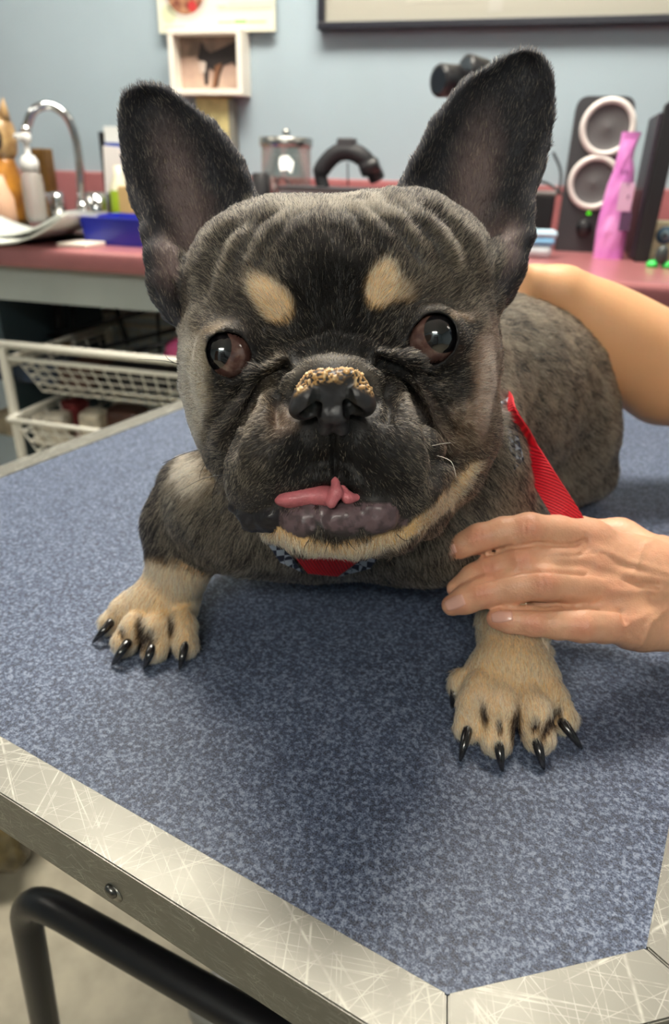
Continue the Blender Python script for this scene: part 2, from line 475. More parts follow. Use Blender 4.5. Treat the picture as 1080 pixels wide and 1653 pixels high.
merge(bm, b2); obj('worktop', bm, M_pink, ct)
bm = bmesh.new(); box(bm, L_, R_, WALL - 0.02, WALL, CZ, CZ + 0.125, 0.004); o = obj('backsplash', bm, M_pink, loc=wf(0, 0, 0), rz=WA); tag(o, 'dusky pink backsplash strip along the foot of the blue wall', 'backsplash')
bm = bmesh.new(); box(bm, L_, 0.02, 0.03, 0.05, 0.833, CZ - 0.042); obj('apron', bm, M_grey, ct)
bm = bmesh.new(); box(bm, L_, R_, WALL - 0.03, WALL, 0.0, CZ - 0.042); obj('back_panel', bm, M_panel, ct)
for u0 in (-1.35, -0.79, 0.05, 0.75):
    bm = bmesh.new(); box(bm, u0, u0 + 0.02, 0.05, WALL - 0.03, 0.0, CZ - 0.042); obj('partition', bm, M_teal, ct)
cab = thing('base_cabinet', 'dark teal base cabinet with plain doors under the right end of the pink counter', 'cabinet', 0.05, 0.05, 0)
bm = bmesh.new(); box(bm, 0.02, 0.70, 0.02, 0.6, 0.08, CZ - 0.05); obj('carcass', bm, M_teal, cab)
for k in (0, 1):
    bm = bmesh.new(); box(bm, 0.03 + k * 0.34, 0.35 + k * 0.34, 0.0, 0.018, 0.1, 0.8, 0.003); d = obj('door', bm, M_teal, cab)
    bm = bmesh.new(); tube(bm, [(0.30 + k * 0.10, 0.0, 0.6), (0.30 + k * 0.10, -0.03, 0.61), (0.30 + k * 0.10, -0.03, 0.69), (0.30 + k * 0.10, 0.0, 0.70)], 0.004); obj('handle', bm, M_chrome, d, True)

bm = bmesh.new(); box(bm, -1.32, 0.04, 0.46, 0.475, 0.0, CZ - 0.045); obj('inner_panel', bm, M_panel, ct)
# waste pipe under the sink
bm = bmesh.new()
u1, z1 = wpt(70, 492, 0.35); u2, z2 = wpt(72, 545, 0.35)
tube(bm, [(u1, 0.35, CZ - 0.05), (u1, 0.35, z2 + 0.03), (u1, 0.35, z2), (u1, 0.40, z2 - 0.03), (u1, 0.42, z2 - 0.03), (u1, 0.46, z2 - 0.03)], 0.019, 16)
lathe(bm, [(0.026, 0), (0.026, 0.03)], 20, Matrix.Translation((u1, 0.35, z2)))
o = obj('waste_pipe', bm, mat('white_pvc', (214, 216, 212), 0.35), smooth=True, loc=wf(0, 0, 0), rz=WA); tag(o, 'white plastic waste pipe hanging under the sink behind the baskets', 'pipe')
# black wire rack in the recess
bm = bmesh.new()
def wl(pts, off, r):
    q = [];
    for x, y in pts:
        u, z = wpt(x, y, off); q.append((u, off, z))
    tube(bm, q, r, 8)
wl([(92, 486), (96, 560)], 0.22, 0.011)
wl([(118, 488), (118, 572)], 0.25, 0.006); wl([(62, 546), (150, 524), (262, 497)], 0.2, 0.0045)
wl([(186, 492), (207, 556)], 0.24, 0.006); wl([(254, 500), (258, 570)], 0.25, 0.004)
wl([(120, 572), (200, 552), (290, 530)], 0.22, 0.005); wl([(150, 585), (290, 548)], 0.2, 0.006)
wl([(180, 590), (290, 565)], 0.18, 0.006)
o = obj('wire_rack', bm, M_black, smooth=True, loc=wf(0, 0, 0), rz=WA); tag(o, 'black wire dish rack leaning in the recess under the pink counter', 'rack')
bm = bmesh.new(); u, z = wpt(292, 566, 0.14)
bmesh.ops.create_icosphere(bm, subdivisions=3, radius=1.0)
for v in bm.verts:
    c = v.co.copy(); d = 1 + 0.2 * mnoise.noise(c * 2.2); v.co = Vector((c.x * 0.035 * d, c.y * 0.03 * d, c.z * 0.026 * d))
o = obj('pink_sponge', bm, mat('pink_foam', (226, 96, 150), 0.7), smooth=True, loc=wf(u, 0.14, z), rz=WA); tag(o, 'bright pink rounded sponge peeping out beside the dog cheek above the white baskets', 'sponge')

# ---- white wire basket unit
bu = thing('basket_unit', 'white metal frame with wire basket drawers under the pink counter', 'basket unit', 0, 0, 0)
UL, UR = -0.735, -0.12
z_top = 0.746
bm = bmesh.new()
tube(bm, [(UL - 0.01, 0.0, z_top), (UR, 0.0, z_top)], 0.0085, 12)
tube(bm, [(UL - 0.01, 0.40, z_top), (UR, 0.40, z_top)], 0.0085, 12)
obj('top_rail', bm, M_white, bu)
for (u, o_) in ((UL, 0.0), (UR, 0.0), (UL, 0.40), (UR, 0.40)):
    bm = bmesh.new(); box(bm, u - 0.008, u + 0.008, o_ - 0.008, o_ + 0.008, 0.0, z_top, 0.002); obj('post', bm, M_white, bu)
for zz in (0.10, 0.34, 0.575, 0.70):
    bm = bmesh.new()
    bm.free()
    for u in (UL, UR):
        bm = bmesh.new(); tube(bm, [(u, 0.0, zz), (u, 0.40, zz)], 0.006, 8); obj('side_runner', bm, M_white, bu)
def basket(z, depth, out):
    bm = bmesh.new(); a, b = UL + 0.03, UR - 0.03; f = -out; k = 0.40 - out
    ins = 0.03; zb = z - depth; R = 0.0055; r = 0.0016
    top = [(a - 0.02, f, z), (b + 0.02, f, z), (b + 0.02, k, z), (a - 0.02, k, z), (a - 0.02, f, z)]
    for p, q in zip(top[:-1], top[1:]): tube(bm, [p, q], R, 10)
    bmesh_r = obj('rim', bm, M_white, None)
    bm = bmesh.new(); n_ = 19
    for i in range(n_ + 1):
        u = a + (b - a) * i / n_
        ui = a + ins + (b - a - 2 * ins) * i / n_
        tube(bm, [(u, f, z), (ui, f + ins, zb), (ui, k - ins, zb), (u, k, z)], r, 6)
    for i in range(9):
        y = f + (k - f) * i / 8; yi = f + ins + (k - f - 2 * ins) * i / 8
        tube(bm, [(a, y, z), (a + ins, yi, zb), (b - ins, yi, zb), (b, y, z)], r, 6)
    for j in range(1, 4):
        t = j / 4; s = ins * t; zz = z - depth * t
        loop = [(a + s, f + s, zz), (b - s, f + s, zz), (b - s, k - s, zz), (a + s, k - s, zz), (a + s, f + s, zz)]
        for p, q in zip(loop[:-1], loop[1:]): tube(bm, [p, q], r, 6)
    g = obj('wire_mesh', bm, M_white, None)
    return bmesh_r, g
for (z, dpt, out) in ((0.717, 0.075, 0.0), (0.592, 0.10, 0.035), (0.36, 0.12, 0.0)):
    bt = empty('basket', (0, 0, 0)); bt.parent = bu
    for o in basket(z, dpt, out): o.parent = bt
# things lying in the baskets
random.seed(11)
def packet(label, cat, name, px, py, off, zbot, sx, sy, sz, rgb, rot=0.0):
    u, _ = wpt(px, py, off)
    bm = bmesh.new(); box(bm, -sx / 2, sx / 2, -sy / 2, sy / 2, 0, sz, min(sx, sy, sz) * 0.18, 2)
    o = obj(name, bm, mat(name + '_%d_%d' % (px, py), rgb, 0.4, var=0.25, scale=40), smooth=False, loc=wf(u, off, zbot), rz=WA + rot)
    tag(o, label, cat, None); return o
packet('white folded packet in the open lower wire basket', 'packet', 'folded_packet', 85, 680, 0.08, 0.50, 0.08, 0.06, 0.075, (222, 214, 196), 0.3)
packet('dark red box standing in the open lower wire basket', 'box', 'small_box', 122, 668, 0.14, 0.50, 0.055, 0.05, 0.09, (120, 44, 46), -0.2)
packet('cream packet beside the dark red box in the lower wire basket', 'packet', 'folded_packet', 152, 682, 0.10, 0.50, 0.05, 0.06, 0.085, (226, 216, 194), 0.15)
packet('brown cardboard carton at the right of the lower wire basket', 'carton', 'carton', 205, 680, 0.16, 0.50, 0.09, 0.08, 0.08, (98, 66, 56), 0.1)
packet('beige wrapped roll at the left end of the lower wire basket', 'packet', 'folded_packet', 30, 655, 0.12, 0.50, 0.09, 0.09, 0.06, (150, 138, 116), -0.1)
packet('dark blue carton inside the upper wire basket', 'carton', 'carton', 70, 625, 0.12, 0.645, 0.16, 0.12, 0.045, (44, 62, 88), 0.05)
packet('brown box inside the upper wire basket', 'box', 'small_box', 150, 625, 0.12, 0.645, 0.09, 0.12, 0.05, (84, 58, 48), -0.1)
packet('black carton inside the upper wire basket beside the dog cheek', 'carton', 'carton', 235, 625, 0.14, 0.645, 0.15, 0.12, 0.052, (30, 30, 34), 0.08)
packet('small purple box at the back of the upper wire basket', 'box', 'small_box', 80, 575, 0.28, 0.645, 0.06, 0.05, 0.085, (70, 62, 112), 0.2)
packet('tan bottle box in the middle of the upper wire basket', 'box', 'small_box', 104, 600, 0.2, 0.645, 0.035, 0.04, 0.06, (176, 146, 96), 0.1)
packet('dark folded cloth lying on the floor shelf under the baskets', 'cloth', 'folded_cloth', 40, 720, 0.1, 0.245, 0.3, 0.2, 0.1, (70, 62, 58), 0.1)

# ================================================================== wall things
# big framed board
u0, z0 = wpt(512, 55, WALL - 0.03); z0 = 1.392
fb = thing('framed_board', 'large cream board in a thick black frame high on the blue wall', 'picture frame', u0, WALL, z0)
W_, H_, tk = 1.0, 0.7, 0.016
for (a, b, c, d) in ((0, W_, 0, tk), (0, W_, H_ - tk, H_), (0, tk, tk, H_ - tk), (W_ - tk, W_, tk, H_ - tk)):
    bm = bmesh.new(); box(bm, a, b, -0.032, 0, c, d, 0.002); obj('frame_bar', bm, mat('frame_black', (28, 29, 40), 0.4), fb)
bm = bmesh.new(); box(bm, tk, W_ - tk, -0.016, -0.008, tk, H_ - tk); obj('board', bm, mat('cream_board', (164, 162, 150), 0.5), fb)
bm = bmesh.new(); box(bm, 0.21, 0.37, -0.0166, -0.0159, 0.05, 0.4); obj('mounted_sheet', bm, mat('mount_sheet', (174, 172, 160), 0.6), fb)
bm = bmesh.new(); box(bm, 0.40, 0.43, -0.0166, -0.0159, 0.03, 0.5); obj('mounted_sheet', bm, mat('mount_sheet2', (172, 171, 162), 0.6), fb)

# poster
u0, z0 = wpt(258, 54, WALL - 0.02); u1, _ = wpt(444, 45, WALL - 0.02); pw = u1 - u0
po = thing('poster', 'cream printed poster with a food bowl picture pinned above the white box frame', 'poster', u0, WALL, z0)
bm = bmesh.new(); box(bm, 0, pw, -0.022, -0.014, 0, 0.42); obj('sheet', bm, mat('poster_paper', (226, 226, 204), 0.6), po)
def disc(cx, cz, rx, rz, y0, y1, seg=28):
    bm = bmesh.new()
    prism(bm, [(cx + rx * math.cos(2 * PI * k / seg), cz + rz * math.sin(2 * PI * k / seg)) for k in range(seg)], -y1, -y0, RX90); return bm
def px2m(x, y, off=WALL - 0.022):
    u, z = wpt(x, y, off); return u - u0, z - z0
cx, cz = px2m(299, -10)
obj('bowl_picture', disc(cx, cz, 0.062, 0.055, -0.0228, -0.022), mat('print_greywhite', (196, 190, 184), 0.6), po)
obj('bowl_picture', disc(cx, cz, 0.05, 0.043, -0.0234, -0.0228), mat('print_brown', (112, 58, 44), 0.6, var=0.4, scale=60, rgb2=(176, 130, 96)), po)
obj('bowl_picture', disc(cx + 0.018, cz - 0.026, 0.012, 0.012, -0.024, -0.0234), mat('print_red', (176, 44, 46), 0.6), po)
cx, cz = px2m(273, 22); obj('bowl_picture', disc(cx, cz, 0.02, 0.02, -0.0228, -0.022), mat('print_pale_green', (206, 210, 176), 0.6), po)
def strip(x0, y0, x1, y1, rgb, nm='printed_line', yy=0.0226):
    a, b = px2m(x0, y0); c, d = px2m(x1, y1)
    bm = bmesh.new(); box(bm, a, c, -yy, -0.022, min(b, d), max(b, d)); obj(nm, bm, mat('ink_%d_%d_%d' % rgb, rgb, 0.6), po)
strip(378, 33, 398, 37, (110, 190, 84), 'green_mark'); strip(368, 2, 442, 10, (196, 198, 186))
for (x0, y0, x1) in ((352, 35, 376), (400, 34, 430), (350, 9, 366), (266, 43, 300)):
    strip(x0, y0, x1, y0 + 2.2, (150, 190, 130) if y0 == 35 or y0 == 34 else (176, 176, 160))
strip(352, 13, 440, 15, (196, 196, 180))

# shadow box with dog photo
u0b, z0b = wpt(276, 153, WALL - 0.06); u1b, z1b = wpt(388, 43, WALL - 0.06)
sb = thing('box_frame', 'white deep box frame holding a small photo of a black dog', 'picture frame', u0b, WALL, z0b)
bw, bh, t_ = u1b - u0b, z1b - z0b, 0.013
M_wf = mat('box_frame_white', (236, 232, 220), 0.5)
for (a, b, c, d) in ((0, bw, 0, t_), (0, bw, bh - t_, bh), (0, t_, t_, bh - t_), (bw - t_, bw, t_, bh - t_)):
    bm = bmesh.new(); box(bm, a, b, -0.06, 0, c, d, 0.0015); obj('side_board', bm, M_wf, sb)
bm = bmesh.new(); box(bm, t_, bw - t_, -0.02, -0.012, t_, bh - t_)
ph = obj('photo_print', bm, mat('photo_pinkbeige', (196, 168, 150), 0.5, rgb2=(160, 134, 124), scale=14), sb)
def flat(poly, y, nm, mt, par):
    bm = bmesh.new(); prism(bm, [(t_ + x * (bw - 2 * t_), t_ + z * (bh - 2 * t_)) for x, z in poly], -y, -y + 0.0006, RX90)
    return obj(nm, bm, mt, par)
flat([(0, .62), (1, .70), (1, 1), (0, 1)], -0.0204, 'print_background', mat('photo_brown', (142, 122, 108), 0.5, var=0.3, scale=30), ph)
flat([(.30,.66),(.33,.80),(.37,.92),(.41,.78),(.50,.70),(.75,.82),(.98,.95),(1.0,.95),(1.0,.15),(.94,.12),(.92,.42),(.84,.52),(.70,.46),(.64,.30),(.60,.06),(.52,.06),(.54,.36),(.46,.42),(.44,.10),(.38,.10),(.38,.45),(.33,.56),(.27,.60)], -0.0212, 'dog_print', mat('photo_dark', (44, 38, 38), 0.5), ph)
flat([(.32, .34), (.40, .34), (.42, .52), (.37, .56), (.30, .52)], -0.0218, 'paw_print_pale', mat('photo_pale', (212, 196, 184), 0.5), ph)
flat([(.50, .04), (.56, .04), (.62, .34), (.68, .52), (.56, .46)], -0.0219, 'leg_print', mat('photo_tan', (120, 82, 58), 0.5), ph)
# yellow card and grey clip under the box
uc, zc_ = wpt(322, 236, WALL - 0.02); uc1, zc1 = wpt(371, 154, WALL - 0.02)
cd = thing('yellow_card', 'pale yellow card holder on the wall directly under the white box frame', 'card', uc, WALL, zc_)
bm = bmesh.new(); box(bm, 0, uc1 - uc, -0.03, 0, 0, zc1 - zc_ - 0.004, 0.002); obj('card', bm, mat('card_yellow', (206, 194, 136), 0.6, var=0.12, scale=40), cd)
bm = bmesh.new(); box(bm, uc1 - uc, uc1 - uc + 0.014, -0.034, 0, -0.03, zc1 - zc_ - 0.01, 0.002); obj('holder_edge', bm, mat('holder_grey', (120, 120, 112), 0.4), cd)
bm = bmesh.new(); box(bm, 0.02, uc1 - uc - 0.004, -0.038, -0.03, -0.10, 0.0, 0.002); obj('lower_card', bm, mat('card_yellow', (206, 194, 136), 0.6), cd)

# ================================================================== things on the counter
def dim(px0, px1, py, off):
    return abs(wpt(px1, py, off)[0] - wpt(px0, py, off)[0])
# --- sink with tap
sk = thing('sink', 'stainless steel drop-in sink under the tall chrome tap at the left', 'sink', -0.86, 0.36, CZ)
bm = bmesh.new()
for (a, b, c, d) in ((-0.34, 0.30, -0.22, -0.17), (-0.34, 0.30, 0.17, 0.31), (-0.34, -0.28, -0.17, 0.17), (0.24, 0.30, -0.17, 0.17)):
    box(bm, a, b, c, d, 0.0, 0.012, 0.003)
obj('rim', bm, M_steel, sk)
bm = bmesh.new(); box(bm, -0.28, 0.24, -0.17, 0.17, 0.0005, 0.003); obj('basin_floor', bm, M_steel, sk)
uf, zf = wpt(133, 335, 0.56)
tap = thing('tap', 'tall chrome gooseneck tap at the back of the sink', 'tap', uf, 0.56, CZ + 0.012)
def fr(px, py, off=0.56):
    u, z = wpt(px, py, off); return (u - uf, 0.0, z - CZ - 0.012)
bm = bmesh.new(); lathe(bm, [(0.024, 0), (0.024, 0.012), (0.015, 0.03), (0.013, 0.045)], 24); obj('base', bm, M_chrome, tap, True)
bm = bmesh.new()
a0, a1, a2, a3, a4 = fr(133, 335), fr(127, 250), fr(116, 195), fr(95, 172), fr(78, 180)
pts = spline([(0, 0, 0.03), (a1[0], 0, a1[2]), (a2[0], -0.01, a2[2]), (a3[0], -0.03, a3[2]), (a4[0], -0.055, a4[2]), (fr(70, 205)[0], -0.065, fr(70, 205)[2])], 8)
tube(bm, pts, 0.0115, 16); obj('spout', bm, M_chrome, tap, True)
bm = bmesh.new(); p1 = Vector(pts[-1]); p2 = Vector((fr(67, 219)[0], -0.068, fr(67, 219)[2]))
tube(bm, [tuple(p1), tuple(p2)], 0.0135, 16); obj('nozzle', bm, M_chrome, tap, True)
bm = bmesh.new(); q = fr(100, 330)
lathe(bm, [(0.021, 0), (0.021, 0.05), (0.017, 0.062), (0.0, 0.066)], 20, Matrix.Translation((q[0], -0.02, 0)))
box(bm, q[0] - 0.008, q[0] + 0.008, -0.085, -0.02, 0.05, 0.062, 0.004); obj('lever_handle', bm, M_chrome, tap, True)

# --- cat shaped jug
M_cato = mat('glaze_orange', (206, 140, 44), 0.3, rgb2=(150, 92, 34), scale=26, coat=0.4)
M_catt = mat('glaze_tan', (196, 164, 112), 0.35, rgb2=(150, 116, 74), scale=40, coat=0.4)
uj, _ = wpt(12, 300, 0.42)
jg = thing('cat_ornament', 'orange and tan cat ornament with dark rimmed eye at the counter far left', 'ornament', uj, 0.42, CZ)
def jz(py): return wpt(12, py, 0.42)[1] - CZ
bm = bmesh.new(); lathe(bm, [(0.036, 0), (0.043, 0.02), (0.045, jz(310)), (0.036, jz(285)), (0.028, jz(262)), (0.026, jz(255))], 28); obj('body', bm, M_cato, jg, True)
bm = bmesh.new(); h0, h1 = jz(262), jz(183)
lathe(bm, [(0.022, h0), (0.036, h0 + 0.2 * (h1 - h0)), (0.041, (h0 + h1) / 2), (0.036, h0 + 0.8 * (h1 - h0)), (0.02, h1), (0.0, h1 + 0.004)], 28); obj('head', bm, M_catt, jg, True)
for s in (-1, 1):
    bm = bmesh.new(); lathe(bm, [(0.015, 0), (0.008, 0.025), (0.001, 0.045)], 16, Matrix.Translation((s * 0.022, 0, h1 - 0.012)) @ Matrix.Rotation(s * 0.12, 4, 'Y')); obj('ear', bm, M_catt, jg, True)
    bm = bmesh.new(); lathe(bm, [(0.021, 0), (0.019, 0.005), (0.0, 0.007)], 22, Matrix.Translation((s * 0.017, -0.034, (h0 + h1) / 2)) @ Matrix.Rotation(PI / 2, 4, 'X') @ Matrix.Diagonal((0.75, 1.25, 1, 1))); e_ = obj('eye_rim', bm, M_blk, jg, True)
    bm = bmesh.new(); lathe(bm, [(0.014, 0.005), (0.012, 0.009), (0.0, 0.011)], 22, Matrix.Translation((s * 0.017, -0.034, (h0 + h1) / 2)) @ Matrix.Rotation(PI / 2, 4, 'X') @ Matrix.Diagonal((0.75, 1.25, 1, 1))); obj('eye', bm, mat('eye_cream', (222, 214, 186), 0.4), e_, True)
u_, _ = wpt(4, 320, 0.30)
bm = bmesh.new(); lathe(bm, [(0.022, 0), (0.027, 0.01), (0.026, 0.055), (0.014, 0.085), (0.009, 0.105), (0, 0.107)], 24)
o = obj('peach_bottle', bm, mat('peach_plastic', (222, 178, 148), 0.4), smooth=True, loc=wf(u_, 0.30, CZ + 0.012)); tag(o, 'peach coloured rounded bottle in front of the cat ornament', 'bottle')

# --- soap pump
M_clear = mat('clear_plastic', (214, 212, 206), 0.15, alpha=0.45, coat=0.5)
u_, _ = wpt(60, 350, 0.40)
sp_ = thing('soap_dispenser', 'clear pump soap bottle with white pump top beside the tap', 'soap bottle', u_, 0.40, CZ + 0.012)
bm = bmesh.new(); lathe(bm, [(0.023, 0), (0.026, 0.01), (0.027, 0.085), (0.024, 0.105), (0.017, 0.12)], 24); obj('bottle', bm, M_clear, sp_, True)
bm = bmesh.new(); lathe(bm, [(0.022, 0.112), (0.022, 0.135), (0.014, 0.148), (0.006, 0.15), (0.006, 0.175), (0.013, 0.178), (0.012, 0.196), (0, 0.198)], 24)
box(bm, -0.008, 0.008, -0.035, 0.0, 0.182, 0.194, 0.003); obj('pump', bm, mat('pump_white', (226, 228, 226), 0.35), sp_, True)
bm = bmesh.new(); lathe(bm, [(0.0025, 0.02), (0.0025, 0.12)], 10); obj('dip_tube', bm, mat('pump_white', (226, 228, 226), 0.35), sp_, True)
u_, _ = wpt(78, 320, 0.60)
bm = bmesh.new(); box(bm, -0.02, 0.02, -0.02, 0.02, 0, wpt(78, 248, 0.6)[1] - CZ, 0.002)
o = obj('brown_bottle_box', bm, mat('amber_brown', (128, 92, 40), 0.4, var=0.3), loc=wf(u_, 0.60, CZ + 0.012), rz=WA); tag(o, 'narrow amber brown box behind the soap bottle against the wall', 'box')

# --- leaflet holder and boxes
u_, zt = wpt(165, 203, 0.52)
lh = thing('leaflet_holder', 'black stand holding white and blue leaflets beside the tap', 'leaflet holder', u_, 0.55, CZ)
H = zt - CZ
bm = bmesh.new(); box(bm, -0.040, 0.05, 0.012, 0.018, 0, H - 0.012); box(bm, -0.040, 0.05, -0.03, 0.018, 0, 0.006); obj('stand', bm, M_blk, lh)
bm = bmesh.new(); box(bm, -0.016, 0.048, 0.0, 0.011, 0.006, H, 0.001); lf = obj('leaflet', bm, mat('leaflet_white', (220, 224, 222), 0.5), lh)
bm = bmesh.new(); box(bm, -0.016, 0.048, -0.0008, 0.0, H - 0.05, H - 0.036); obj('blue_band', bm, mat('leaflet_blue', (52, 72, 150), 0.5), lf)
bm = bmesh.new(); box(bm, 0.02, 0.045, -0.0008, 0.0, H - 0.11, H - 0.06); obj('text_block', bm, mat('leaflet_text', (120, 130, 160), 0.5), lf)
bm = bmesh.new(); box(bm, -0.026, 0.020, -0.014, -0.002, H - 0.155, H - 0.045, 0.0015, M=Matrix.Rotation(0.06, 4, 'Y')); obj('paper_slip', bm, mat('slip_paper', (226, 222, 220), 0.55), lh)
u_, zt = wpt(190, 268, 0.46)
sb_ = thing('spray_bottle', 'white bottle with lime green label behind the left ear', 'bottle', u_, 0.46, CZ)
H = zt - CZ
bm = bmesh.new(); lathe(bm, [(0.022, 0), (0.025, 0.01), (0.025, H * 0.68), (0.012, H * 0.86), (0.011, H), (0, H + 0.001)], 24); obj('bottle', bm, mat('bottle_cream', (226, 222, 196), 0.35), sb_, True)
bm = bmesh.new(); lathe(bm, [(0.0258, H * 0.2), (0.0258, H * 0.62)], 24, cap=False); obj('label_band', bm, mat('lime_green', (160, 190, 40), 0.45), sb_, True)
u_, _ = wpt(158, 345, 0.44)
bm = bmesh.new(); lathe(bm, [(0.022, 0), (0.026, 0.006), (0.027, 0.07), (0.0245, 0.07), (0.022, 0.01), (0.0, 0.009)], 24, cap=False)
o = obj('steel_cup', bm, M_chrome, smooth=True, loc=wf(u_, 0.44, CZ + 0.012)); tag(o, 'small shiny steel cup in front of the leaflet holder', 'cup')
u_, _ = wpt(208, 330, 0.42)
bm = bmesh.new(); box(bm, -0.016, 0.016, -0.02, 0.02, 0, 0.10, 0.003); o = obj('tan_box', bm, mat('tan_card', (190, 160, 110), 0.6), loc=wf(u_, 0.42, CZ), rz=WA); tag(o, 'small tan box right of the green labelled bottle behind the left ear', 'box')

# --- blue tray
ua, oa = cpt(134, 390, CZ); 
oa = 0.09; ua, _ = wpt(139, 388, oa); ub, _ = wpt(262, 396, oa)
bt = thing('blue_tray', 'deep blue rectangular plastic tray on the pink counter left of the dog', 'tray', ua, oa, CZ)
Wt = ub - ua; hh = wpt(139, 352, oa)[1] - CZ
bm = bmesh.new()
def rr(x0, x1, y0, y1, z): return [bm.verts.new(p) for p in ((x0, y0, z), (x1, y0, z), (x1, y1, z), (x0, y1, z))]
g = 0.006
R0 = rr(0, Wt, 0, 0.13, 0); R1 = rr(-g, Wt + g, -g, 0.13 + g, hh); R2 = rr(-g - .004, Wt + g + .004, -g - .004, 0.13 + g + .004, hh); R3 = rr(-g - .004, Wt + g + .004, -g - .004, 0.13 + g + .004, hh + 0.003)
R4 = rr(-g + .003, Wt + g - .003, -g + .003, 0.13 + g - .003, hh + 0.003); R5 = rr(.003, Wt - .003, .003, .127, .003)
seq = [R0, R1, R2, R3, R4, R5]
bm.faces.new(R0[::-1]); bm.faces.new(R5)
for A_, B_ in zip(seq[:-1], seq[1:]):
    for k in range(4): bm.faces.new([A_[k], A_[(k + 1) % 4], B_[(k + 1) % 4], B_[k]])
obj('tray_body', bm, mat('royal_blue_plastic', (30, 44, 168), 0.35, coat=0.2), bt)

# --- sheets of paper
def paper(name, label, u, off, z, w_, d_, curl, rz, rgb):
    bm = bmesh.new(); nx, ny = 24, 6; th = 0.004
    g0 = []
    for layer in (0, 1):
        rows = []
        for i in range(nx + 1):
            s = i / nx
            zz = curl * (abs(s - 0.42) ** 2.0) * 3.4 + layer * th
            rows.append([bm.verts.new(((s - 0.5) * w_, (j / ny - 0.5) * d_, zz + 0.004 * math.sin(j * 0.9) * s)) for j in range(ny + 1)])
        g0.append(rows)
    for layer in (0, 1):
        for i in range(nx):
            for j in range(ny): bm.faces.new([g0[layer][i][j], g0[layer][i + 1][j], g0[layer][i + 1][j + 1], g0[layer][i][j + 1]]).smooth = True
    for i in range(nx):
        for j in (0, ny): bm.faces.new([g0[0][i][j], g0[0][i + 1][j], g0[1][i + 1][j], g0[1][i][j]])
    for j in range(ny):
        for i in (0, nx): bm.faces.new([g0[0][i][j], g0[0][i][j + 1], g0[1][i][j + 1], g0[1][i][j]])
    o = obj(name, bm, mat(name + '_%d' % rgb[0], rgb, 0.5), loc=wf(u, off, z), rz=WA + rz); tag(o, label, 'papers'); return o
u_, _ = wpt(52, 392, 0.04)
paper('paper_sheets', 'curled white sheets lying on the front of the pink counter left of the blue tray', u_ - 0.035, 0.07, CZ + 0.001, 0.26, 0.17, 0.045, 0.10, (224, 226, 218))
paper('magazine', 'thick curled magazine under the white sheets at the left of the counter', u_ - 0.07, 0.13, CZ + 0.009, 0.27, 0.18, 0.04, 0.02, (200, 204, 200))
u_, _ = wpt(120, 380, 0.05)
bm = bmesh.new(); box(bm, -0.03, 0.035, -0.02, 0.05, 0, 0.008, 0.002); o = obj('notepad', bm, mat('notepad_cream', (226, 218, 206), 0.5), loc=wf(u_ + 0.012, 0.035, CZ), rz=WA); tag(o, 'cream notepad lying between the white sheets and the blue tray', 'notepad')

# --- black pot, canister, loupes, steel tray
u_, zt = wpt(421, 279, 0.45)
bm = bmesh.new(); lathe(bm, [(0.020, 0), (0.0215, 0.01), (0.0215, zt - CZ - 0.003), (0.018, zt - CZ), (0.017, 0.02), (0, 0.018)], 24, cap=False)
o = obj('black_pot', bm, M_blk, smooth=True, loc=wf(u_, 0.45, CZ)); tag(o, 'small black pot left of the glass canister behind the dog head', 'pot')
u_, zt = wpt(462, 222, 0.50); r_ = dim(422, 502, 230, 0.50) / 2
cn = thing('glass_canister', 'clear glass canister with steel lid and knob behind the dog head', 'canister', u_, 0.50, CZ)
zl = wpt(462, 238, 0.50)[1] - CZ; zt -= CZ
def thin_glass(name, tint=(244, 248, 246), refl=0.10):
    M_, nt, bs = node_mat(name); nt.nodes.remove(bs); out = [x for x in nt.nodes if x.type == 'OUTPUT_MATERIAL'][0]
    tr = N(nt, 'ShaderNodeBsdfTransparent'); tr.inputs[0].default_value = lin(*tint); gl = N(nt, 'ShaderNodeBsdfGlossy'); gl.inputs['Roughness'].default_value = 0.04
    lw = N(nt, 'ShaderNodeLayerWeight', Blend=0.35); mr = N(nt, 'ShaderNodeMapRange'); mr.inputs['To Min'].default_value = refl * .4; mr.inputs['To Max'].default_value = 0.35
    nt.links.new(lw.outputs['Fresnel'], mr.inputs['Value']); mx = N(nt, 'ShaderNodeMixShader')
    nt.links.new(mr.outputs[0], mx.inputs[0]); nt.links.new(tr.outputs[0], mx.inputs[1]); nt.links.new(gl.outputs[0], mx.inputs[2]); nt.links.new(mx.outputs[0], out.inputs['Surface']); return M_
M_glass = thin_glass('clear_glass')
bm = bmesh.new(); lathe(bm, [(r_ - 0.004, 0), (r_ - 0.002, 0.006), (r_ - 0.002, zl), (r_ - 0.0045, zl), (r_ - 0.0045, 0.008), (0, 0.007)], 32, cap=False); bm.faces.ensure_lookup_table()
obj('jar', bm, M_glass, cn, True)
bm = bmesh.new(); lathe(bm, [(r_, zl), (r_ + 0.001, zl + 0.001), (r_ + 0.001, zt - 0.002), (r_ - 0.002, zt), (0.008, zt + 0.001), (0.006, zt + 0.004), (0.009, zt + 0.010), (0.006, zt + 0.017), (0, zt + 0.019)], 32); obj('lid', bm, M_steel, cn, True)
M_glove = mat('latex_cream', (228, 226, 208), 0.5)
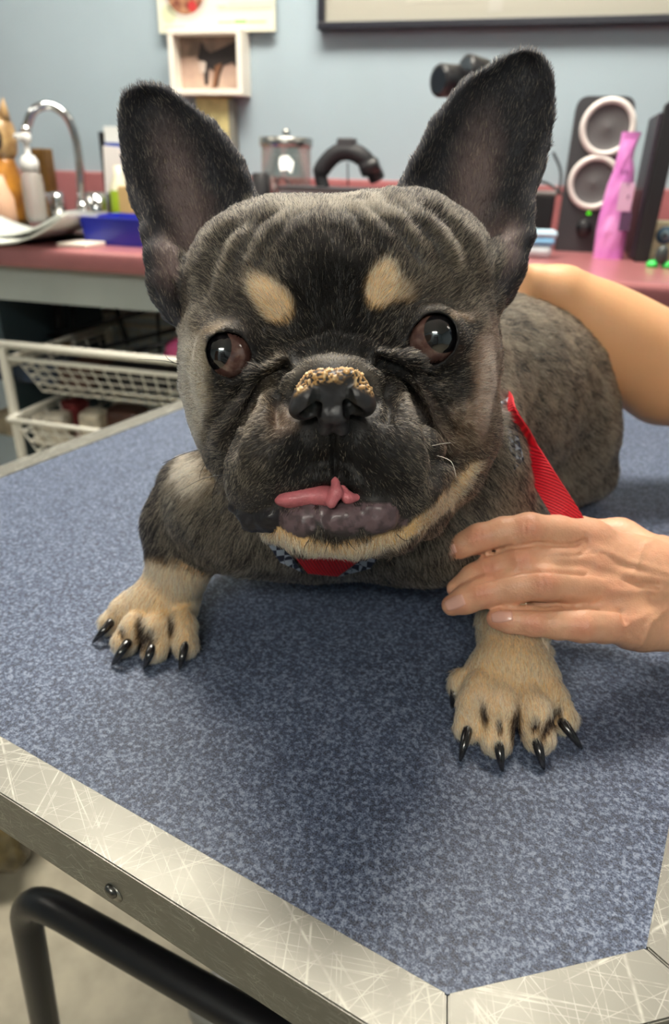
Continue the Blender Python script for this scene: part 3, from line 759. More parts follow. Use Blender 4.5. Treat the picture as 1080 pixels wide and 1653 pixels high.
for (x0, x1, xx, yy, lab) in ((-0.028, -0.010, -0.03, 0.0, 0), (0.0, 0.03, 0.03, 0.01, 1)):
    bm = bmesh.new(); tube(bm, spline([(x0, yy * .5, 0.012), (xx * .8, yy, 0.05), (xx, yy, 0.085)], 6), [0.013, 0.0135, 0.014, 0.0145, 0.015, 0.0155, 0.016, 0.016, 0.0155, 0.014, 0.013, 0.011, 0.008][:13], 14)
    o = obj('gauze_roll', bm, M_glove, smooth=True, loc=wf(u_, 0.50, CZ), rz=WA); tag(o, ['cream gauze roll leaning left inside the glass canister', 'cream gauze roll leaning right inside the glass canister'][lab], 'gauze roll')
bm = bmesh.new(); tube(bm, [(0.020 * math.cos(a) - 0.006, -0.012, 0.095 + 0.034 * math.sin(a)) for a in np.linspace(-0.3, PI + 0.3, 20)], 0.0022, 8)
o = obj('tubing_loop', bm, mat('tubing_blue_grey', (120, 130, 146), 0.3), smooth=True, loc=wf(u_, 0.50, CZ), rz=WA); tag(o, 'thin blue grey tubing loop standing inside the glass canister', 'tubing')
# steel tray with loupes
u_, zt = wpt(530, 302, 0.42); zt -= CZ
st = thing('instrument_case', 'low grey instrument case under the black head loupes behind the dog head', 'case', u_, 0.44, CZ)
bm = bmesh.new(); box(bm, -0.105, 0.105, -0.06, 0.06, 0, zt - 0.006, 0.004); obj('case_body', bm, mat('case_grey', (150, 154, 156), 0.35, 0.3), st)
bm = bmesh.new(); box(bm, -0.108, 0.108, -0.063, 0.063, zt - 0.006, zt, 0.002); obj('case_lid', bm, M_blk2, st)
lp = thing('head_loupe', 'black padded head loupe with arched band resting on the grey case', 'loupe', u_, 0.44, CZ + zt)
def lq(px, py, dy=0.0):
    u, z = wpt(px, py, 0.44); return (u - u_, dy, z - CZ - zt)
bm = bmesh.new(); tube(bm, spline([lq(522, 303, 0), lq(518, 278, 0), lq(538, 252, 0), lq(560, 244, 0), lq(582, 252), lq(598, 270, 0.01), lq(606, 290, 0.02)], 6), [0.015] * 6 + [0.019] * 12 + [0.019] * 12 + [0.018] * 7, 14); obj('head_band', bm, mat('band_black', (26, 27, 32), 0.6, bump=0.1), lp, True)
a = lq(560, 236); bm = bmesh.new(); box(bm, a[0] - 0.020, a[0] + 0.020, -0.016, 0.016, a[2] - 0.016, a[2] + 0.016, 0.004); obj('top_pad', bm, M_blk2, lp)
a = lq(598, 270); bm = bmesh.new(); lathe(bm, [(0.013, -0.02), (0.016, -0.018), (0.016, 0.018), (0.012, 0.022)], 18, Matrix.Translation((a[0], -0.01, a[2])) @ Matrix.Rotation(PI / 2.6, 4, 'Y')); obj('lens_housing', bm, M_blk, lp, True)
a = lq(580, 290); bm = bmesh.new(); tube(bm, [lq(562, 262, -0.005), lq(563, 300, -0.005)], 0.0018, 8); obj('arm', bm, M_blk, lp, True)
# --- microscope behind the right ear
u_, zt = wpt(740, 120, 0.35)
ms = thing('microscope', 'black microscope with two eyepieces poking out behind the right ear', 'microscope', u_ + 0.10, 0.40, CZ)
H = zt - CZ
def mq(px, py, off): u, z = wpt(px, py, off); return Vector((u - u_ - 0.10, off - 0.40, z - CZ))
for (ax, ay, bx_, by, off) in ((708, 130, 752, 132, 0.35), (750, 113, 800, 128, 0.39)):
    a, b = mq(ax, ay, off), mq(bx_, by, off + 0.05)
    bm = bmesh.new(); d = (b - a).normalized(); tube(bm, [tuple(a), tuple(a + d * 0.004), tuple(a + d * 0.045), tuple(a + d * 0.047), tuple(b)], [0.0275, 0.029, 0.0285, 0.024, 0.022], 24); ep = obj('eyepiece', bm, M_blk, ms, True)
    bm = bmesh.new(); tube(bm, [tuple(a - d * 0.0005), tuple(a + d * 0.001)], 0.023, 24); obj('lens', bm, mat('lens_dark', (18, 20, 28), 0.05, coat=1.0), ep)
bm = bmesh.new(); box(bm, -0.045, 0.05, -0.05, 0.06, H - 0.055, H - 0.005, 0.012); obj('prism_head', bm, M_blk, ms)
bm = bmesh.new(); box(bm, 0.02, 0.06, 0.02, 0.08, 0.02, H - 0.05, 0.012); obj('arm', bm, M_blk2, ms)
bm = bmesh.new(); lathe(bm, [(0.014, H - 0.13), (0.02, H - 0.10), (0.02, H - 0.055)], 20); obj('nosepiece', bm, M_steel, ms, True)
bm = bmesh.new(); box(bm, -0.05, 0.03, -0.05, 0.05, H - 0.18, H - 0.17, 0.002); obj('stage', bm, M_blk, ms)
bm = bmesh.new(); box(bm, -0.07, 0.07, -0.09, 0.09, 0, 0.035, 0.012); obj('base', bm, M_blk, ms)
# --- black box, wipes, speaker, cables
u_, zt = wpt(879, 309, 0.50)
bb = thing('power_adapter', 'black box with pale grey top standing left of the loudspeaker', 'box', u_, 0.50, CZ)
H = zt - CZ
bm = bmesh.new(); box(bm, -0.035, 0.025, -0.03, 0.05, 0, H - 0.006, 0.004); obj('case', bm, M_blk, bb)
bm = bmesh.new(); box(bm, -0.035, 0.025, -0.03, 0.05, H - 0.006, H, 0.002); obj('top_plate', bm, mat('pale_grey', (150, 150, 148), 0.4), bb)
for pts_, lab in (([(893, 246), (905, 275), (903, 305), (890, 330)], 'thin dark cable curving up behind the black box beside the right ear'), ([(868, 292), (885, 297), (905, 312), (915, 330)], 'black cable running along the backsplash to the loudspeaker')):
    q = []
    for i, (x, y) in enumerate(pts_):
        u, z = wpt(x, y, 0.62); q.append((u, 0.62 + 0.01 * (i % 2), z))
    q.append((q[-1][0], 0.64, CZ + 0.003))
    bm = bmesh.new(); tube(bm, spline(q, 6), 0.0032, 8); o = obj('cable', bm, mat('cable_dark', (50, 60, 64), 0.5), smooth=True, loc=wf(0, 0, 0), rz=WA); tag(o, lab, 'cable')
ub_, _ = wpt(868, 400, 0.31)
for k, rgb in enumerate(((188, 200, 206), (120, 182, 222), (176, 208, 226))):
    hk = (0.024, 0.014, 0.012)[k]; zz = (0, 0.0242, 0.0384)[k]
    bm = bmesh.new(); box(bm, -0.034 + 0.002 * k, 0.028 + 0.002 * k, -0.03, 0.03, 0, hk, hk * 0.42, 3)
    o = obj('folded_wipe', bm, mat('wipe_%d' % k, rgb, 0.6), loc=wf(ub_, 0.31, CZ + zz), rz=WA + 0.06 * k); tag(o, ['grey white folded cloth at the bottom of the blue pile beside the right ear', 'mid blue folded cloth in the middle of the pile beside the right ear', 'light blue folded cloth on top of the pile beside the right ear'][k], 'folded cloth', 'folded cloths beside the right ear')

so_ = 0.46
usl, _ = wpt(897, 393, so_); usr, _ = wpt(985, 396, so_); ztt = wpt(985, 155, so_)[1]
SPW = usr - usl; SPH = ztt - CZ
spk = thing('loudspeaker', 'charcoal desktop loudspeaker with two white ringed cones and a green power light', 'loudspeaker', (usl + usr) / 2, so_, CZ)
tilt = Matrix.Rotation(-0.03, 4, 'X')
bm = bmesh.new(); b2 = bmesh.new(); rc = 0.02
pl_ = []
for (cx, cz, a0) in ((SPW / 2 - rc, rc, -PI / 2), (SPW / 2 - rc, SPH - rc, 0), (-SPW / 2 + rc, SPH - rc, PI / 2), (-SPW / 2 + rc, rc, PI)):
    rq = rc if cz > SPH / 2 else 0.004
    ccx = math.copysign(SPW / 2 - rq, cx); ccz = SPH - rq if cz > SPH / 2 else rq
    pl_ += [(ccx + rq * math.cos(a0 + t), ccz + rq * math.sin(a0 + t)) for t in np.linspace(0, PI / 2, 6)]
prism(bm, pl_, -0.12, 0.0, RX90, bev=0.002); sbody = obj('cabinet', bm, M_blk2, spk)
def sq(px, py): u, z = wpt(px, py, so_); return u - (usl + usr) / 2, z - CZ
for (cx, cy_, rr_) in ((981, 206, 46), (959, 295, 45)):
    a, b = sq(cx, cy_); rm = rr_ * 0.00118 * 1.0
    MM = Matrix.Translation((a, 0, b)) @ Matrix.Rotation(PI / 2, 4, 'X')
    bm = bmesh.new(); lathe(bm, [(rm * 0.76, 0.0), (rm * 0.78, 0.006), (rm * 0.88, 0.009), (rm * 0.98, 0.006), (rm, 0.0)], 40, MM, cap=False); obj('ring', bm, mat('ring_white', (226, 220, 216), 0.35), spk, True)
    bm = bmesh.new(); lathe(bm, [(rm * 0.78, 0.004), (rm * 0.70, 0.002), (rm * 0.62, 0.001), (rm * 0.58, 0.0006), (rm * 0.30, 0.0003), (0.0, 0.004)], 40, MM, cap=False); obj('cone', bm, mat('cone_grey', (92, 90, 92), 0.6), spk, True)
a, b = sq(951, 343); bm = bmesh.new(); tube(bm, [(a - 0.004, -0.001, b - 0.003), (a, -0.001, b + 0.003), (a + 0.004, -0.001, b - 0.003), (a - 0.004, -0.001, b - 0.003)], 0.0012, 8)
obj('power_light', bm, mat('led_green', (90, 220, 30), 0.4, emit=((90, 230, 20), 1.6)), spk)
a, b = sq(943, 368); bm = bmesh.new(); lathe(bm, [(0.0165, 0.0), (0.0165, 0.010), (0.014, 0.013), (0, 0.013)], 28, Matrix.Translation((a, 0, b)) @ Matrix.Rotation(PI / 2, 4, 'X')); obj('volume_knob', bm, M_blk, spk, True)

# --- purple bag
ubg, _ = wpt(980, 410, 0.36)
bg = thing('plastic_bag', 'tall pinched pink purple plastic bag in front of the loudspeaker', 'bag', ubg, 0.36, CZ)
prof_ = [(412, 957, 1007), (398, 959, 1009), (372, 962, 1013), (348, 967, 1018), (325, 973, 1021), (300, 980, 1023), (275, 990, 1024), (255, 995, 1022), (240, 999, 1025), (225, 1002, 1031), (213, 1004, 1036)]
bm = bmesh.new(); rings = []; ns = 20
random.seed(5)
for i, (py, xa, xb) in enumerate(prof_):
    ua_, z = wpt(xa, py, 0.36); ub2, _ = wpt(xb, py, 0.36); z -= CZ; z = 0.0 if i == 0 else z
    hw = (ub2 - ua_) / 2; cu = (ua_ + ub2) / 2 - ubg; dp = 0.024 * (1 - i / 14) if i < 9 else 0.006
    rings.append([bm.verts.new((cu + hw * math.copysign(abs(math.cos(2 * PI * k / ns)) ** 0.75, math.cos(2 * PI * k / ns)), dp * math.sin(2 * PI * k / ns) * (1 + 0.22 * mnoise.noise(Vector((k * 1.7, i * 0.8, 0)))), z)) for k in range(ns)])
for a_, b_ in zip(rings[:-1], rings[1:]):
    for k in range(ns): bm.faces.new([a_[k], a_[(k + 1) % ns], b_[(k + 1) % ns], b_[k]])
bm.faces.new(rings[0][::-1]); bm.faces.new(rings[-1])
bagm = mat('pink_purple_film', (206, 120, 198), 0.3, rgb2=(226, 152, 216), scale=22, coat=0.4, bump=0.5, bscale=30)
obj('bag_body', bm, bagm, bg)
def bl(px, py, w_, h_, rgb, nm):
    u, z = wpt(px, py, 0.335); bm = bmesh.new(); box(bm, -w_ / 2, w_ / 2, -0.0006, 0.0, -h_ / 2, h_ / 2)
    obj(nm, bm, mat('bag_' + nm, rgb, 0.4), bg, loc=(u - ubg, -0.0255, z - CZ))
bl(1010, 318, 0.026, 0.05, (214, 176, 208), 'pale_panel'); bl(1009, 358, 0.020, 0.034, (84, 60, 92), 'dark_panel')
for (x, y) in ((1005, 278), (1011, 278), (1014, 298), (1014, 318)): bl(x, y, 0.004, 0.008, (110, 40, 110), 'print_mark')

# --- black slab (edge of a monitor) and things right
um, _ = wpt(1035, 416, 0.31)
mo = thing('monitor', 'black flat monitor turned edge-on at the right of the purple bag', 'monitor', um, 0.31, CZ, rz=0.0)
zt = wpt(1075, 165, 0.31)[1] - CZ
bm = bmesh.new()
sh = wpt(1062, 165, 0.31)[0] - um
q = [(-0.016, 0.0), (0.016, 0.0), (0.016 + sh, zt), (-0.016 + sh * 0.9, zt - 0.012)]
prism(bm, [(-0.013, 0.0), (0.015, 0.0), (0.02, zt), (-0.010, zt)], -0.03, 0.0, RX90, bev=0.003); obj('bezel', bm, M_blk, mo)
bm = bmesh.new(); prism(bm, [(-0.017, 0.004), (0.004, 0.004), (0.004, zt - 0.014), (-0.015, zt - 0.014)], -0.20, -0.031, RX90, bev=0.002); obj('side_panel', bm, mat('gloss_black', (46, 36, 50), 0.4, coat=0.1), mo)
u_, z_ = wpt(1075, 362, 0.42)
bx2 = thing('label_box', 'beige box with a blue ringed circle at the right edge of the counter', 'box', u_, 0.40, CZ)
bm = bmesh.new(); box(bm, -0.035, 0.06, 0, 0.06, 0, 0.07, 0.002); obj('carton', bm, mat('carton_beige', (186, 184, 150), 0.55), bx2)
for rr_, rgb, yy in ((0.017, (52, 92, 120), 0.001), (0.010, (120, 150, 160), 0.0016), (0.004, (30, 40, 50), 0.0022)):
    bm = bmesh.new(); lathe(bm, [(rr_, 0), (rr_, yy), (0, yy)], 28, Matrix.Translation((0.0, 0, 0.045)) @ Matrix.Rotation(PI / 2, 4, 'X')); obj('printed_ring', bm, mat('ringc_%d' % rgb[0], rgb, 0.5), bx2)
u_, o_ = cpt(1064, 432, CZ)
ty = thing('small_toy', 'small green footed toy with a dark body at the right edge of the counter', 'toy', u_, o_, CZ)
for s in (-1, 1):
    bm = bmesh.new(); bmesh.ops.create_icosphere(bm, subdivisions=3, radius=0.011)
    for v in bm.verts: v.co.z = max(0, v.co.z * 0.8 + 0.004)
    bmesh.ops.translate(bm, verts=bm.verts, vec=(s * 0.013, 0, 0)); obj('foot', bm, mat('toy_green', (60, 214, 96), 0.4), ty, True)
bm = bmesh.new(); lathe(bm, [(0.008, 0.006), (0.012, 0.015), (0.011, 0.03), (0.006, 0.038), (0, 0.04)], 18); obj('body', bm, mat('toy_dark', (50, 60, 60), 0.4), ty, True)

# ================================================================== implicit surface modelling (numpy)
F32 = np.float32
def PC(px, py, d):
    """camera coordinates (right, up, depth) of a point seen at (px, py) at depth d"""
    return np.array([(px - 540) / F_PX * d, (826.5 - py) / F_PX * d, d])
def W2C(p): return BASIS @ (np.asarray(p, float) - CAM)
def C2W(P): return np.asarray(P) @ BASIS + CAM
def TC(px, py, h):
    """camera coordinates of the point at height h over the table top seen at (px, py)"""
    return W2C(onz(px, py, TABLE_Z + h))
def pxy(P):
    return 540 + F_PX * P[..., 0] / P[..., 2], 826.5 - F_PX * P[..., 1] / P[..., 2]

def axis(segs):
    """segs: [(start, step), ..., (end,)] -> coordinates with varying step"""
    out = []
    for (a, s), nx in zip(segs[:-1], segs[1:]):
        out += list(np.arange(a, nx[0] - s * 0.5, s))
    out.append(segs[-1][0]); return np.array(out, F32)

class Field:
    def __init__(self, xs, ys, zs):
        self.ax = [np.asarray(a, F32) for a in (xs, ys, zs)]
        self.F = np.full([len(a) for a in self.ax], 0.05, F32)
        self.L = np.zeros(self.F.shape, np.int8)
    def sub(self, lo, hi):
        sl = []
        for a, l, h in zip(self.ax, lo, hi):
            i = int(np.searchsorted(a, l)); j = int(np.searchsorted(a, h)); sl.append(slice(max(i - 1, 0), min(j + 1, len(a))))
        return tuple(sl)
    def grid(self, sl):
        return (self.ax[0][sl[0]][:, None, None], self.ax[1][sl[1]][None, :, None], self.ax[2][sl[2]][None, None, :])
    def add(self, sl, b, k, lab):
        a = self.F[sl]; b = b.astype(F32)
        if lab is not None: self.L[sl][b < a] = lab
        h = np.maximum(k - np.abs(a - b), 0) / k
        self.F[sl] = np.minimum(a, b) - h * h * k * 0.25
    def cut(self, sl, b, k, lab=None):
        a = self.F[sl]; b = -b.astype(F32)
        if lab is not None: self.L[sl][b > a - 0.0008] = lab
        h = np.maximum(k - np.abs(a - b), 0) / k
        self.F[sl] = np.maximum(a, b) + h * h * k * 0.25
    def ell(self, c, r, k=0.01, lab=None, rot=0.0, axis_='z', cut=False, R=None):
        c = np.asarray(c, float); r = np.asarray(r, float)
        if R is None:
            ca, sa = math.cos(math.radians(rot)), math.sin(math.radians(rot))
            R = {'z': np.array([[ca, sa, 0], [-sa, ca, 0], [0, 0, 1]]), 'y': np.array([[ca, 0, sa], [0, 1, 0], [-sa, 0, ca]]), 'x': np.array([[1, 0, 0], [0, ca, sa], [0, -sa, ca]])}[axis_]
        ext = np.sqrt(((R * r[:, None]) ** 2).sum(0)) + k + 0.006
        sl = self.sub(c - ext, c + ext); X, Y, Z = self.grid(sl); X = X - F32(c[0]); Y = Y - F32(c[1]); Z = Z - F32(c[2])
        q = [F32(R[i, 0]) * X + F32(R[i, 1]) * Y + F32(R[i, 2]) * Z for i in range(3)]
        k0 = np.sqrt(sum((q[i] / F32(r[i])) ** 2 for i in range(3)))
        k1 = np.sqrt(sum((q[i] / F32(r[i] ** 2)) ** 2 for i in range(3))) + F32(1e-9)
        b = k0 * (k0 - 1) / k1
        (self.cut if cut else self.add)(sl, b, k, lab)
    def cap(self, a, ra, b_, rb, k=0.008, lab=None, cut=False, flat=None):
        a = np.asarray(a, float); b_ = np.asarray(b_, float); m_ = max(ra, rb) + k + 0.006
        sl = self.sub(np.minimum(a, b_) - m_, np.maximum(a, b_) + m_); X, Y, Z = self.grid(sl)
        d = b_ - a; L2 = max(float(d @ d), 1e-12)
        t = np.clip(((X - F32(a[0])) * F32(d[0]) + (Y - F32(a[1])) * F32(d[1]) + (Z - F32(a[2])) * F32(d[2])) / F32(L2), 0, 1)
        dist = np.sqrt((X - F32(a[0]) - t * F32(d[0])) ** 2 + (Y - F32(a[1]) - t * F32(d[1])) ** 2 + (Z - F32(a[2]) - t * F32(d[2])) ** 2)
        b = dist - (F32(ra) + t * F32(rb - ra))
        (self.cut if cut else self.add)(sl, b, k, lab)
    def chain(self, pts, rs, k=0.008, lab=None, cut=False, k2=None):
        for i in range(len(pts) - 1): self.cap(pts[i], rs[i], pts[i + 1], rs[i + 1], k if i == 0 else (k2 or k), lab, cut)
    def floor(self, z_world, k=0.002):
        """nothing below the plane z = z_world"""
        n = BASIS[:, 2]; off = z_world - CAM[2]
        X, Y, Z = self.grid((slice(None),) * 3)
        h = F32(n[0]) * X + F32(n[1]) * Y + F32(n[2]) * Z - F32(off)
        self.cut((slice(None),) * 3, h, k)
    def mesh(self):
        F = self.F; xs, ys, zs = self.ax
        S = F < 0
        c = S[:-1, :-1, :-1].astype(np.int8)
        for i in (0, 1):
            for j in (0, 1):
                for k in (0, 1):
                    if i or j or k: c += S[i:S.shape[0] - 1 + i, j:S.shape[1] - 1 + j, k:S.shape[2] - 1 + k]
        act = (c > 0) & (c < 8)
        I, J, K = np.nonzero(act); n = len(I)
        idx = np.full(act.shape, -1, np.int32); idx[I, J, K] = np.arange(n)
        acc = np.zeros((n, 3)); cnt = np.zeros(n)
        def edge(o1, o2):
            f1 = F[I + o1[0], J + o1[1], K + o1[2]]; f2 = F[I + o2[0], J + o2[1], K + o2[2]]
            mk = (f1 < 0) != (f2 < 0); t = np.where(mk, f1 / np.where(mk, f1 - f2, 1), 0)
            p1 = np.stack([xs[I + o1[0]], ys[J + o1[1]], zs[K + o1[2]]], 1); p2 = np.stack([xs[I + o2[0]], ys[J + o2[1]], zs[K + o2[2]]], 1)
            acc[mk] += (p1 + (p2 - p1) * t[:, None])[mk]; cnt[mk] += 1
        for ax in range(3):
            for a in (0, 1):
                for b in (0, 1):
                    o1 = [a, b]; o1.insert(ax, 0); o2 = [a, b]; o2.insert(ax, 1); edge(o1, o2)
        V = acc / cnt[:, None]
        quads = []
        for ax in range(3):
            s1 = [slice(None)] * 3; s2 = [slice(None)] * 3; s1[ax] = slice(0, -1); s2[ax] = slice(1, None)
            A, B = S[tuple(s1)], S[tuple(s2)]; D = A != B
            i, j, k = np.nonzero(D); o = [i, j, k]; u, v = [(1, 2), (2, 0), (0, 1)][ax]
            ok = (o[u] > 0) & (o[v] > 0) & (o[u] < act.shape[u]) & (o[v] < act.shape[v])
            o = [q[ok] for q in o]; fl = A[tuple(o)]
            def cell(du, dv):
                q = [x.copy() for x in o]; q[u] = q[u] - du; q[v] = q[v] - dv; return idx[tuple(q)]
            Q = np.stack([cell(1, 1), cell(0, 1), cell(0, 0), cell(1, 0)], 1)
            Q[~fl] = Q[~fl][:, ::-1]; quads.append(Q)
        Q = np.concatenate(quads); Q = Q[(Q >= 0).all(1)]
        lab = self.L[I, J, K]
        return V, Q, lab

def keep_main(V, Q, lab):
    """drop loose crumbs: keep the largest connected piece"""
    n = len(V); L = np.arange(n)
    E_ = np.concatenate([Q[:, [0, 1]], Q[:, [1, 2]], Q[:, [2, 3]], Q[:, [3, 0]]])
    while True:
        m_ = np.minimum(L[E_[:, 0]], L[E_[:, 1]]); L2 = L.copy()
        np.minimum.at(L2, E_[:, 0], m_); np.minimum.at(L2, E_[:, 1], m_); L2 = L2[L2]
        if (L2 == L).all(): break
        L = L2
    big = np.argmax(np.bincount(L)); kv = L == big
    mp = np.cumsum(kv) - 1; Q = mp[Q[kv[Q].all(1)]]
    return V[kv], Q, lab[kv]

def smooth(V, Q, it=2, lam=0.5, w=None):
    E_ = np.concatenate([Q[:, [0, 1]], Q[:, [1, 2]], Q[:, [2, 3]], Q[:, [3, 0]]]); n = len(V)
    deg = np.bincount(E_.ravel(), minlength=n).astype(float); deg[deg == 0] = 1
    for _ in range(it):
        S = np.zeros_like(V)
        for c in range(V.shape[1]):
            S[:, c] = np.bincount(E_[:, 0], V[E_[:, 1], c], n) + np.bincount(E_[:, 1], V[E_[:, 0], c], n)
        D = (S / deg[:, None] - V) * lam
        V = V + (D if w is None else D * w[:, None])
    return V

def normals(V, Q):
    a = V[Q[:, 2]] - V[Q[:, 0]]; b = V[Q[:, 3]] - V[Q[:, 1]]; fn = np.cross(a, b); N_ = np.zeros_like(V)
    for c in range(3):
        for k in range(4): N_[:, c] += np.bincount(Q[:, k], fn[:, c], len(V))
    return N_ / (np.linalg.norm(N_, axis=1, keepdims=True) + 1e-12)

def vnoise(P, scale, seed=0):
    """smooth value noise in 3-D, -1..1"""
    q = P * scale + seed * 17.37; i = np.floor(q).astype(np.int64); f = q - i; f = f * f * (3 - 2 * f)
    def h(a, b, c):
        n = (a * 374761393 + b * 668265263 + c * 1274126177 + seed * 97) & 0x7fffffff
        n = ((n ^ (n >> 13)) * 1274126177) & 0x7fffffff; n = n ^ (n >> 16)
        return (n % 65536) / 32768.0 - 1
    r = 0
    for a in (0, 1):
        for b in (0, 1):
            for c in (0, 1):
                wgt = (f[:, 0] if a else 1 - f[:, 0]) * (f[:, 1] if b else 1 - f[:, 1]) * (f[:, 2] if c else 1 - f[:, 2])
                r = r + wgt * h(i[:, 0] + a, i[:, 1] + b, i[:, 2] + c)
    return r

def polyline_dist(x, y, pts):
    """distance to a polyline and the running parameter 0..1"""
    best = np.full(x.shape, 1e9); par = np.zeros(x.shape); side = np.zeros(x.shape); n = len(pts) - 1
    for i in range(n):
        ax, ay = pts[i]; bx, by = pts[i + 1]; dx, dy = bx - ax, by - ay; L = dx * dx + dy * dy
        t = np.clip(((x - ax) * dx + (y - ay) * dy) / L, 0, 1)
        d = np.hypot(x - ax - t * dx, y - ay - t * dy); m_ = d < best
        best = np.where(m_, d, best); par = np.where(m_, (i + t) / n, par)
        side = np.where(m_, np.sign((x - ax) * dy - (y - ay) * dx), side)
    return best, par, side

def poly_sd(x, y, pts):
    """signed distance to a closed polygon (negative inside)"""
    x, y = np.broadcast_arrays(x, y)
    best = np.full(x.shape, 1e9, F32); ins = np.zeros(x.shape, bool); n = len(pts)
    for i in range(n):
        ax, ay = pts[i]; bx, by = pts[(i + 1) % n]; dx, dy = bx - ax, by - ay
        t = np.clip(((x - ax) * dx + (y - ay) * dy) / (dx * dx + dy * dy + 1e-9), 0, 1)
        best = np.minimum(best, np.hypot(x - ax - t * dx, y - ay - t * dy))
        cr = ((ay > y) != (by > y)) & (x < (bx - ax) * (y - ay) / (by - ay + 1e-12) + ax); ins ^= cr
    return np.where(ins, -best, best)

def blob(x, y, cx, cy, rx, ry, rot=0.0, soft=0.35):
    c, s = math.cos(math.radians(rot)), math.sin(math.radians(rot)); dx, dy = x - cx, y - cy
    u = (c * dx + s * dy) / rx; v = (-s * dx + c * dy) / ry
    return np.clip((1 + soft - np.sqrt(u * u + v * v)) / (2 * soft), 0, 1)
def sst(t): t = np.clip(t, 0, 1); return t * t * (3 - 2 * t)

# ================================================================== the dog
# labels: 1 head, 2 muzzle, 3 left ear, 4 right ear, 5 neck/chest, 6 torso, 7 left foreleg, 8 right foreleg, 9 lips, 10 hind, 11 inner ear, 12 left paw, 13 right paw
S_ = lambda px, d: px * d / F_PX
fx = axis([(-0.175, 0.0017), (-0.10, 0.00115), (0.115, 0.0030), (0.30,)])
fy = axis([(-0.165, 0.00125), (0.19, 0.0014), (0.30,)])
fz = axis([(0.258, 0.00115), (0.350, 0.0017), (0.47, 0.0035), (0.80,)])
D = Field(fx, fy, fz)
def EP(px, py, d, rx, ry, rz, k=0.012, lab=1, rot=0.0, cut=False):
    D.ell(PC(px, py, d), (S_(rx, d), S_(ry, d), rz), k, lab, rot=rot, cut=cut)
def CP(pts, k=0.008, lab=1, cut=False, k2=None):
    D.chain([PC(x, y, d) for x, y, d, r in pts], [S_(r, d) for x, y, d, r in pts], k, lab, cut, k2)
# --- torso
EP(640, 660, 0.52, 175, 165, 0.085, 0.03, 6)
CP([(640, 665, 0.53, 165), (760, 645, 0.61, 150), (836, 630, 0.675, 143)], 0.04, 6)
EP(905, 700, 0.665, 88, 96, 0.06, 0.02, 10)
CP([(900, 745, 0.64, 52), (955, 770, 0.66, 26), (905, 800, 0.63, 22)], 0.02, 10)
CP([(835, 760, 0.60, 26), (870, 800, 0.60, 20)], 0.02, 10)
# --- neck and chest
D.ell(TC(470, 850, .052), (.078, .033, .060), 0.02, 5)
D.ell(TC(620, 800, .055), (.095, .050, .070), 0.02, 5)
EP(555, 690, 0.455, 190, 170, 0.075, 0.03, 5)
EP(545, 815, 0.465, 195, 105, 0.062, 0.03, 5)
EP(345, 815, 0.45, 68, 86, 0.045, 0.022, 5, rot=-15)
EP(765, 760, 0.465, 82, 120, 0.05, 0.03, 5, rot=12)
EP(700, 870, 0.45, 110, 72, 0.045, 0.025, 5)
EP(415, 860, 0.44, 75, 52, 0.035, 0.02, 5, rot=25)
# --- left foreleg and paw (image left)
D.chain([PC(305, 785, 0.465), PC(284, 850, 0.462), PC(290, 925, 0.458)], [S_(45, .46), S_(43, .46), S_(38, .455)], 0.016, 7)
pw = [TC(285, 915, 0.045), TC(262, 965, 0.024)]
D.chain([PC(290, 905, 0.46), TC(285, 930, 0.030), TC(258, 975, 0.020)], [S_(38, .46), 0.0165, 0.018], 0.012, 12)
D.ell(TC(250, 985, 0.014), (0.026, 0.016, 0.016), 0.012, 12)
toesL = [((222, 965), (179, 1003), .0078), ((238, 985), (203, 1036), .0082), ((262, 985), (250, 1047), .0086), ((288, 980), (300, 1040), .0084)]
for (a, b, r) in toesL:
    m1 = ((a[0] + b[0]) / 2, (a[1] + b[1]) / 2)
    D.chain([TC(a[0], a[1], .020), TC(m1[0], m1[1], .0165), TC(b[0], b[1], .0085)], [r, r * 1.08, r * 0.98], 0.0022, 12)
# --- right foreleg and paw
D.chain([PC(830, 860, 0.465), PC(860, 930, 0.45), TC(830, 1010, 0.030)], [S_(60, .46), S_(52, .45), 0.0185], 0.02, 8)
D.chain([TC(830, 1010, 0.030), TC(822, 1075, 0.022)], [0.0185, 0.0195], 0.012, 13)
D.ell(TC(826, 1100, 0.016), (0.027, 0.020, 0.018), 0.012, 13)
D.ell(TC(872, 1052, 0.012), (0.008, 0.006, 0.010), 0.006, 13)
D.ell(TC(742, 1106, 0.012), (0.006, 0.009, 0.008), 0.006, 13)
toesR = [((778, 1105), (757, 1172), .0088), ((808, 1110), (800, 1192), .0092), ((846, 1108), (870, 1188), .0092), ((868, 1090), (908, 1160), .0086)]
for (a, b, r) in toesR:
    m1 = ((a[0] + b[0]) / 2, (a[1] + b[1]) / 2)
    D.chain([TC(a[0], a[1], .022), TC(m1[0], m1[1], .0175), TC(b[0], b[1], .0092)], [r, r * 1.06, r * 0.96], 0.0022, 13)

# --- skull
EP(546, 492, 0.405, 236, 150, 0.066, 0.016, 1)
EP(436, 446, 0.392, 124, 100, 0.053, 0.016, 1, rot=12)
EP(662, 438, 0.392, 126, 104, 0.053, 0.016, 1, rot=-12)
EP(547, 590, 0.395, 236, 128, 0.062, 0.016, 1)
EP(374, 610, 0.390, 74, 135, 0.048, 0.016, 1)
EP(726, 610, 0.390, 74, 145, 0.048, 0.016, 1)
EP(700, 715, 0.385, 82, 92, 0.045, 0.02, 1, rot=25)
EP(420, 715, 0.380, 70, 90, 0.042, 0.02, 1, rot=-25)
# lower jaw sweep on the right
CP([(752, 700, 0.378, 34), (728, 770, 0.368, 34), (680, 830, 0.352, 34), (610, 860, 0.335, 34)], 0.010, 1)
